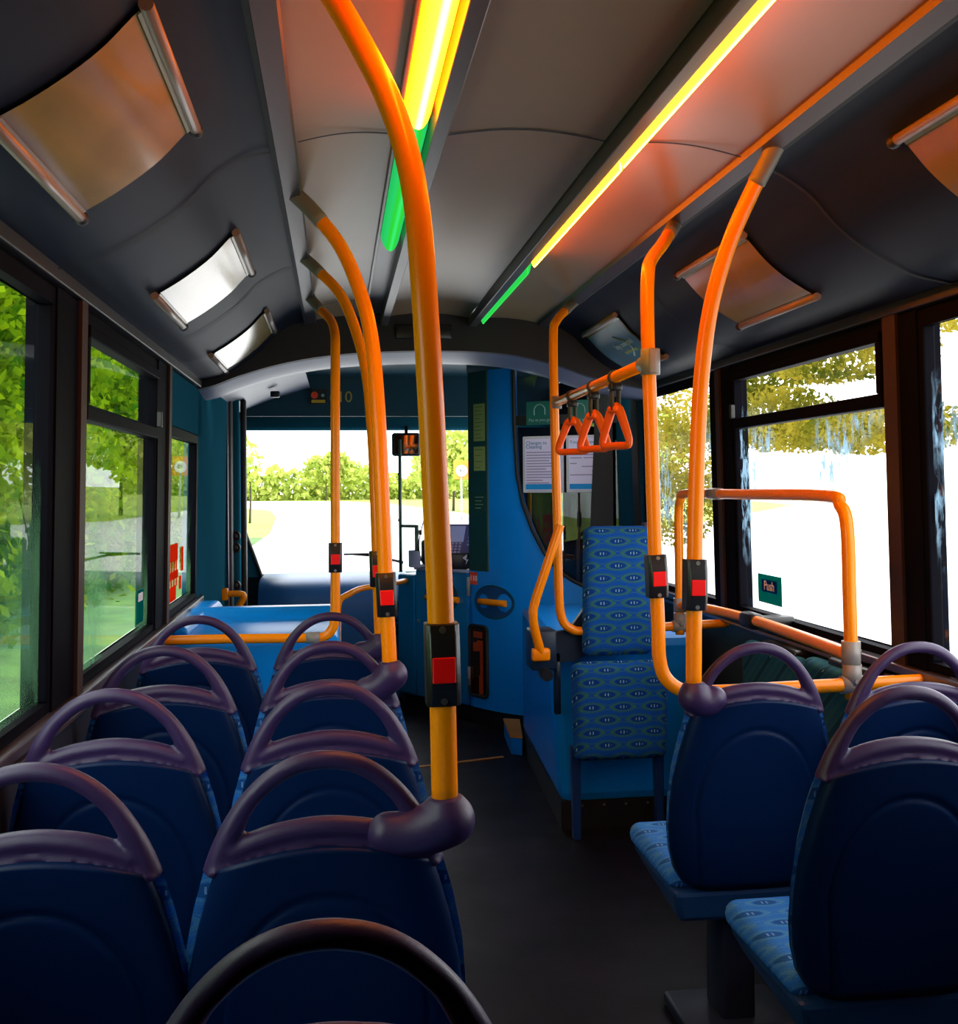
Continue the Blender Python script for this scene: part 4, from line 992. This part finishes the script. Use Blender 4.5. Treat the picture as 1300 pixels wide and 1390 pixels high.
# notices on the partition
def panel_quad(s0, s1, z0, z1, d0, d1):
    return [on(s0, z0, d0), on(s1, z0, d0), on(s1, z0, d1), on(s0, z0, d1), on(s0, z1, d0), on(s1, z1, d0), on(s1, z1, d1), on(s0, z1, d1)]
def notice(xa, xb, z0, z1, label, head, lines):
    s0, s1 = s_of_px(xa), s_of_px(xb)
    e = empty('framed_notice', tuple(on((s0+s1)/2, z0, .02)), label, 'notice', 'framed notices on the cab glass')
    m = MB(); m.hexa(panel_quad(s0, s1, z0, z1, .010, .022)); m.build('notice_frame', M['paperframe'], e, .004)
    b = .017; m = MB(); m.hexa(panel_quad(s0+b, s1-b, z0+b, z1-b, .0215, .0235)); m.build('paper_sheet', M['paper'], e)
    m = MB(); m.hexa(panel_quad(s0+b+.004, s1-b-.004, z0+b+.004, z0+b+.036, .023, .0245)); m.build('cyan_footer', M['cyanbar'], e, label='cyan footer bar')
    xd = on(s1, 0)-on(s0, 0)
    for k, tx in enumerate(head): text('heading', tx, .030, on(s0+b+.006, z1-.042-.024*k, .0245), xd, (0, 0, 1), M['printblue'], e, 'LEFT')
    m = MB()
    for (zf, a0, a1) in lines:
        zz = lerp(z1-.10, z0+.06, zf)
        m.hexa(panel_quad(lerp(s0+b+.008, s1-b-.008, a0), lerp(s0+b+.008, s1-b-.008, a1), zz-.003, zz+.003, .023, .0240))
    m.build('small_print', M['print'], e)
    return e
notice(.683, .908, 1.487, 1.835, 'left framed white notice with cyan footer, partly behind the far pole', ['Changes to', 'Cleaning'], [(k/11, 0, (.9, .8, .95, .7, .85, .9, .6, .9, .8, .95, .5, .7)[k]) for k in range(12)])
notice(.922, 1.155, 1.487, 1.835, 'right framed white notice with cyan footer, below the strap handles', ['Your bus journey'], [(0, 0, .9), (.2, 0, .35), (.2, .4, .95), (.38, 0, .2), (.48, .35, .7), (.62, .65, .95), (.1, 0, .95), (.75, 0, .9)])
def green(xa, xb, z0, z1, label, body):
    s0, s1 = s_of_px(xa), s_of_px(xb); e = empty('green_sign', tuple(on((s0+s1)/2, z0, .01)), label, 'sign', 'green signs on the cab glass')
    m = MB(); m.hexa(panel_quad(s0, s1, z0, z1, .004, .009)); m.build('sign_plate', M['green_sign'], e, .002)
    xd = on(s1, 0)-on(s0, 0); sm = (s0+s1)/2
    m = MB(); arc_ = [on(sm+.035*math.cos(a_), lerp(z0, z1, .62)+.035*math.sin(a_), .0105) for a_ in [PI*k/10 for k in range(11)]]
    m.tube([on(sm+.035, lerp(z0, z1, .42), .0105)]+arc_+[on(sm-.035, lerp(z0, z1, .42), .0105)], .0035, 6); m.build('sign_symbol', M['whitegreen'], e)
    text('sign_lettering', body, .026, on(sm, z0+.03, .0105), xd, (0, 0, 1), M['whitegreen'], e)
green(.70, .85, 1.905, 2.05, 'left green sign with pale arch symbol above the left notice', 'Pay as you go')
green(.935, 1.055, 1.90, 2.05, 'right green sign above the right notice, behind the hanging straps', 'Please pay')
def post_item(name, s0, s1, z0, z1, mat, label, cat, rows=0):
    e = empty(name, tuple(on((s0+s1)/2, z0, .004)), label, cat)
    m = MB(); m.hexa(panel_quad(s0, s1, z0, z1, .002, .0045)); m.build('sheet', mat, e)
    if rows:
        m = MB()
        for k in range(rows):
            zz = lerp(z1-.02, z0+.02, k/max(1, rows-1)); m.hexa(panel_quad(s0+.01, lerp(s0+.01, s1-.01, (.9, .7, .85, .6)[k % 4]), zz-.0015, zz+.0015, .004, .0055))
        m.build('print_lines', M['dark_green'] if mat is not M['dark_green'] else M['whitegreen'], e)
post_item('olive_notice', .062, .172, 1.82, 2.06, M['olive_notice'], 'tall olive paper notice high on the teal edge of the cab partition', 'notice', 9)
post_item('olive_notice', .062, .172, 1.63, 1.785, M['olive_notice'], 'shorter olive notice below the tall one on the cab partition edge', 'notice', 4)
post_item('dark_sticker', .062, .175, 1.37, 1.48, M['dark_green'], 'square dark green sticker with pale lettering at the partition edge', 'sticker', 4)
e = empty('red_sticker', tuple(on(.03, .93, .004)), 'small red sticker with white bars above the upper door hinge', 'sticker')
m = MB(); m.hexa(panel_quad(.012, .085, .895, .975, .002, .004)); m.build('sticker_base', M['redpaint'], e)
text('numerals', '110', .05, on(.048, .935, .005), on(.08, 0)-on(.02, 0), (0, 0, 1), M['white'], e)

# ------------------------------------------------------------------ poster frames on the coving
def poster(side, y0, y1, label, sheet, art=False):
    x0, x1 = .775, 1.0
    e = empty('poster_frame', (side*.89, (y0+y1)/2, cove_z(.89)), label, 'poster frame', 'poster frames on the coving')
    n = 14
    def pt(t, y, d):
        x = lerp(x0, x1, t); z = cove_z(x, side); a = (cove_z(x+.004, side)-cove_z(x-.004, side))/.008
        nr = Vector((-a*-1, 0, -1)); nr = Vector((a, 0, -1)).normalized()
        return Vector((side*(x+nr.x*d), y, z+nr.z*d))
    m = MB(); m.grid(lambda u, v: pt(u, lerp(y0+.01, y1-.01, v), .008-.0*math.sin(PI*u)), n, 4)
    o = m.build('poster_sheet', sheet, e)
    for t, w in ((-.02, .020), (1.02, .020)):
        m = MB(); c0, c1 = pt(t, y0, .010), pt(t, y1, .010); m.tube([c0, c1], w*.62, 10, 0, True); m.build('clip_rail', M['posterrail'], e)
        m = MB(); c = pt(t, y1+.012, .010); m.ellipsoid(c, (.016, .022, .016), 12, 8); m.build('end_cap', M['rubber'], e)
        m = MB(); m.grid(lambda u, v: pt(t+(u*.07-.0 if t < .5 else -u*.07), lerp(y0+.012, y1-.012, v), .011), 2, 2); m.build('clip_strip', pmat('clip_clear', (.40, .36, .26), .25), e)
    if art:
        m = MB(); m.grid(lambda u, v: pt(lerp(.08, .92, u), lerp(y0+.02, y1-.02, v), .010), n, 2); m.build('printed_sheet', pmat('teal_poster', (.012, .11, .15), .35, noise=.5, nscale=4), e)
        m = MB(); m.tube([pt(.25+.45*k/10, lerp(y0+.36, y0+.16, .5+.5*math.sin(k*.32)), .012) for k in range(11)], .006, 6, 0, True, (.4, 1)); m.build('printed_swoosh', M['whitegreen'], e)
        xd = Vector((0, -1, 0)) if side > 0 else Vector((0, 1, 0))
        p = pt(.42, y0+.22, .013); up = (pt(.3, y0, 0)-pt(.5, y0, 0))
        text('poster_heading', 'Stay connected', .045, p, xd, up, M['whitegreen'], e)
        text('poster_line', 'on the move', .038, pt(.58, y0+.22, .013), xd, up, M['olive_notice'], e)
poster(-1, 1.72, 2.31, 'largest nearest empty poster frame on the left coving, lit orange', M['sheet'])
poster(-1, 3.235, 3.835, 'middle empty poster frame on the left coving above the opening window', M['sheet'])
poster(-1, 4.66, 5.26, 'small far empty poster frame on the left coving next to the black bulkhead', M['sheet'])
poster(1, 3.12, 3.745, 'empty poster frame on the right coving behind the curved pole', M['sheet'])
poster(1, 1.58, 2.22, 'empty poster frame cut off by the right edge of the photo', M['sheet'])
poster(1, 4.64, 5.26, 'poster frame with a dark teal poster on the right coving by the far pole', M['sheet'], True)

# window stickers
e = empty('window_sticker', (1.23, 4.06, 1.07), 'square green and blue sticker low on the right window pane', 'sticker')
def wq(side, y0, y1, z0, z1, d0, d1):
    m = MB(); wbox(m, side, y0, y1, z0, z1, d0, d1); return m
wq(1, 3.96, 4.19, 1.05, 1.165, .010, .0125).build('sticker_base', M['teal_sticker'], e)
wq(1, 4.0, 4.15, 1.095, 1.145, .0125, .0135).build('sticker_panel', M['blue_sticker'], e)
text('lettering', 'Push', .055, (1.2335, 4.075, 1.12), (0, -1, 0), (0, 0, 1), M['white'], e)
e = empty('window_sticker', (-1.19, 4.05, 1.06), 'small teal sticker low on the left window near the pillar', 'sticker')
wq(-1, 3.99, 4.12, 1.04, 1.16, .010, .0125).build('sticker_base', M['teal_sticker'], e)
wq(-1, 4.01, 4.10, 1.12, 1.15, .0125, .0135).build('sticker_panel', M['white'], e)
e = empty('window_vinyl', (-1.19, 5.0, 1.05), 'red slanted lettering bars on the small front left window', 'lettering')
for (y0, y1, za, zb) in ((4.62, 4.98, 1.21, 1.285), (4.62, 5.0, 1.13, 1.165), (4.62, 4.94, 1.035, 1.10), (5.10, 5.16, 1.15, 1.26), (5.04, 5.10, 1.07, 1.13)):
    m = MB(); wbox(m, -1, y0, y1, za, zb, .010, .0125); m.build('vinyl_bar', M['vinyl'], e)
for k in range(5):
    m = MB(); wbox(m, -1, 4.64+.075*k, 4.665+.075*k, 1.095, 1.215, .010, .0125); m.build('vinyl_bar', M['vinyl'], e)

# ------------------------------------------------------------------ outside
g = MB(); g.box((-220, -40, -.46), (220, 320, -.40)); struct(g.build('ground', M['grass']))
rd = [(-3.2, -12), (-3.2, 45), (-4.3, 70), (-6.0, 92), (-12, 116), (-40, 138), (-90, 150), (-90, 172), (-40, 164), (-12, 156), (1, 144), (6.0, 112), (8.3, 78), (8.6, 52), (12, 42), (40, 90), (90, 300), (215, 300), (215, -12)]
r_ = MB(); r_.prism(rd, 'z', -.42, -.35); struct(r_.build('ground_road', M['road']))

vg = MB(); vg.box((-5.6, -12, -.40), (-3.2, 42, -.37)); struct(vg.build('ground_verge', pmat('dark_long_verge_grass', (.06, .13, .02), .9, noise=.4, nscale=1.5)))  # strip of longer, darker grass beside the road
def leaves(mb, n, fn, size):
    for _ in range(n):
        c = Vector(fn()); s = size*random.uniform(.6, 1.4)
        a = Vector((random.gauss(0, 1), random.gauss(0, 1), random.gauss(0, 1))).normalized()
        b = a.cross(Vector((random.gauss(0, 1), random.gauss(0, 1), random.gauss(0, 1)))).normalized(); a = a*s; b = b*s*.6
        mb.add([c-a, c+b, c+a, c-b], [(0, 1, 2, 3)])
def blob(c, r):
    while True:
        p = [random.uniform(-1, 1) for _ in range(3)]; d = sum(q*q for q in p)
        if d < 1 and d > .15: return tuple(ci+pi*ri for ci, pi, ri in zip(c, p, r))
def tree(loc, crown, n, size, leaf, label, trunk_h, group=None, cat='tree', tr=.12):
    e = empty('tree', loc, label, cat, group)
    m = MB(); m.tube(smooth([(loc[0], loc[1], loc[2]), (loc[0]+.05, loc[1], loc[2]+trunk_h*.5), (loc[0], loc[1]+.05, loc[2]+trunk_h)], 3), [lerp(tr, tr*.5, k/6) for k in range(7)], 8); m.build('trunk', M['bark'], e)
    m = MB()
    tot = sum(c[1][0]*c[1][1]*c[1][2] for c in crown)
    for c, r in crown: leaves(m, int(n*r[0]*r[1]*r[2]/tot)+20, lambda: blob(c, r), size)
    m.build('foliage', leaf, e, merge=False)
# left hedgerow trees alongside the bus
HT = ['tall green roadside tree close outside the rear left window', 'green roadside tree outside the left window with an opening top', 'green roadside tree outside the small front left window', 'green roadside tree at the far end of the left row']
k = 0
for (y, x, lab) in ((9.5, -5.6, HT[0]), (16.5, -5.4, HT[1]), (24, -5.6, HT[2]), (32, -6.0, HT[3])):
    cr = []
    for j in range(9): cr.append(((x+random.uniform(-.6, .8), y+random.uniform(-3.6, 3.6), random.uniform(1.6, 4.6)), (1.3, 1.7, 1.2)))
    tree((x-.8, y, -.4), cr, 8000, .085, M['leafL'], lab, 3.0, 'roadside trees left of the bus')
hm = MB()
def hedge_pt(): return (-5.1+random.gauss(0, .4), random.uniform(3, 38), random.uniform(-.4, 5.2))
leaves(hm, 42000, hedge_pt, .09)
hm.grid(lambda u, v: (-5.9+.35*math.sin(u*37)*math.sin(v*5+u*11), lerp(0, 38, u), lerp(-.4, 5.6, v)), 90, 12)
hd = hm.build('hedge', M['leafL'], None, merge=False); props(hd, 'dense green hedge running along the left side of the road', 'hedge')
# far hedge beyond the bend
hm = MB()
def far_pt():
    x = random.uniform(-70, 30); y = 168-.0*x+random.gauss(0, 1.5)
    return (x, y, random.uniform(-.4, 3.9+.8*math.sin(x*.5)+.5*math.sin(x*1.7)))
leaves(hm, 9000, far_pt, .55)
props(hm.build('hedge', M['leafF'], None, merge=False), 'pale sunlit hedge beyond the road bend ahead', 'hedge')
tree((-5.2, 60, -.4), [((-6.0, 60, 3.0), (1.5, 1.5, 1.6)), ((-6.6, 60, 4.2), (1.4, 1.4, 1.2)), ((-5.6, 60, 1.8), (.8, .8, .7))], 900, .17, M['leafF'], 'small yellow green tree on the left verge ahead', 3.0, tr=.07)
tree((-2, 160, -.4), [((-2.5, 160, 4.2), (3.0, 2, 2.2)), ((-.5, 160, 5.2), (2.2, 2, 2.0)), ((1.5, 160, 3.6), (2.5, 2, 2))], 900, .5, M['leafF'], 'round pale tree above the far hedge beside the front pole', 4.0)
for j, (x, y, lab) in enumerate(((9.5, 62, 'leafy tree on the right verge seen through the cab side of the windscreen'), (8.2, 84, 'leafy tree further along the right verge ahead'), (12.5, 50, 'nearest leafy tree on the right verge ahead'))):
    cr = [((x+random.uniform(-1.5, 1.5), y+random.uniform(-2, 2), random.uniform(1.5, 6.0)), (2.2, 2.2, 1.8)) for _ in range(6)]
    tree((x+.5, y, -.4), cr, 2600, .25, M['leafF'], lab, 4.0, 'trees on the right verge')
# overhanging tree outside the right windows
tree((9.4, 14.9, -.4), [((7.6, 19.5, 2.75), (1.0, 2.6, .62)), ((7.6, 17.0, 2.45), (.9, 2.2, .40)), ((7.4, 14.5, 2.30), (.9, 2.2, .36)), ((7.4, 15.6, 3.45), (.9, 2.2, .35)), ((7.3, 13.4, 3.85), (.9, 1.8, .35)), ((7.9, 20.0, 3.6), (.9, 1.6, .35))], 15000, .052, M['leafR'], 'golden green branches overhanging outside the right windows', 3.4)
tree((10.5, 28.6, -.4), [((9.2, 28.5, 2.2), (1.6, 2.0, 1.3)), ((9.2, 30.0, .9), (1.4, 1.8, 1.2)), ((9.0, 27.4, 3.4), (1.2, 1.6, .8))], 7000, .07, M['leafR'], 'bushy tree outside the far right window', 3.0)
# road sign
e = empty('road_sign', (6.55, 60, -.4), 'round white road sign on a thin post on the right verge ahead', 'road sign')
m = MB(); m.tube([(6.55, 60, -.4), (6.55, 60, 2.1)], .06, 8); m.build('sign_post', M['metalpost'], e)
m = MB(); m.disc((6.55, 59.9, 2.42), (0, 1, 0), .33, .05, 28); m.build('sign_disc', M['white'], e)
m = MB(); m.box((6.1, 59.98, 1.95), (7.0, 60.02, 3.0)); m.build('sign_backing', pmat('orange_backing', (.8, .3, .03), .6), e)
text('sign_numerals', '40', .30, (6.55, 59.86, 2.42), (1, 0, 0), (0, 0, 1), M['black'], e)

# ------------------------------------------------------------------ light, world, camera
w = bpy.data.worlds.new('overcast_sky'); S.world = w; w.use_nodes = True
bg = w.node_tree.nodes['Background']; bg.inputs['Color'].default_value = (.93, .96, 1.0, 1); bg.inputs['Strength'].default_value = 3.2
sun = bpy.data.lights.new('sun', 'SUN'); sun.energy = 2.0; sun.angle = math.radians(12); sun.color = (1, .96, .86)
so = bpy.data.objects.new('sun', sun); COL.objects.link(so); so.rotation_euler = (math.radians(14), 0, math.radians(160))

F = 1450.0
cam = bpy.data.cameras.new('camera'); cam.sensor_fit = 'VERTICAL'; cam.sensor_height = 36; cam.sensor_width = 36*1300/1390
cam.lens = F/1390*36; cam.shift_y = -45/1390; cam.clip_start = .02; cam.clip_end = 1000
co = bpy.data.objects.new('camera', cam); COL.objects.link(co)
psi = math.atan(194/1450); pitch = math.radians(.40); roll = math.radians(.5)
f = Vector((math.sin(psi)*math.cos(pitch), math.cos(psi)*math.cos(pitch), math.sin(pitch)))
r = Vector((math.cos(psi), -math.sin(psi), 0)); u = r.cross(f)
r2 = r*math.cos(roll)-u*math.sin(roll); u2 = u*math.cos(roll)+r*math.sin(roll)
mw = Matrix((r2, u2, -f)).transposed().to_4x4(); mw.translation = Vector((-.475, 0, 1.53)); co.matrix_world = mw
S.camera = co
S.view_settings.view_transform = 'Standard'; S.view_settings.look = 'None'; S.view_settings.gamma = 1; S.view_settings.exposure = .6
S.view_settings.use_curve_mapping = False
c = S.cycles; c.use_denoising = True; c.max_bounces = 10; c.diffuse_bounces = 5; c.glossy_bounces = 4; c.transparent_max_bounces = 16
c.sample_clamp_indirect = 6.0; c.caustics_reflective = False; c.caustics_refractive = False
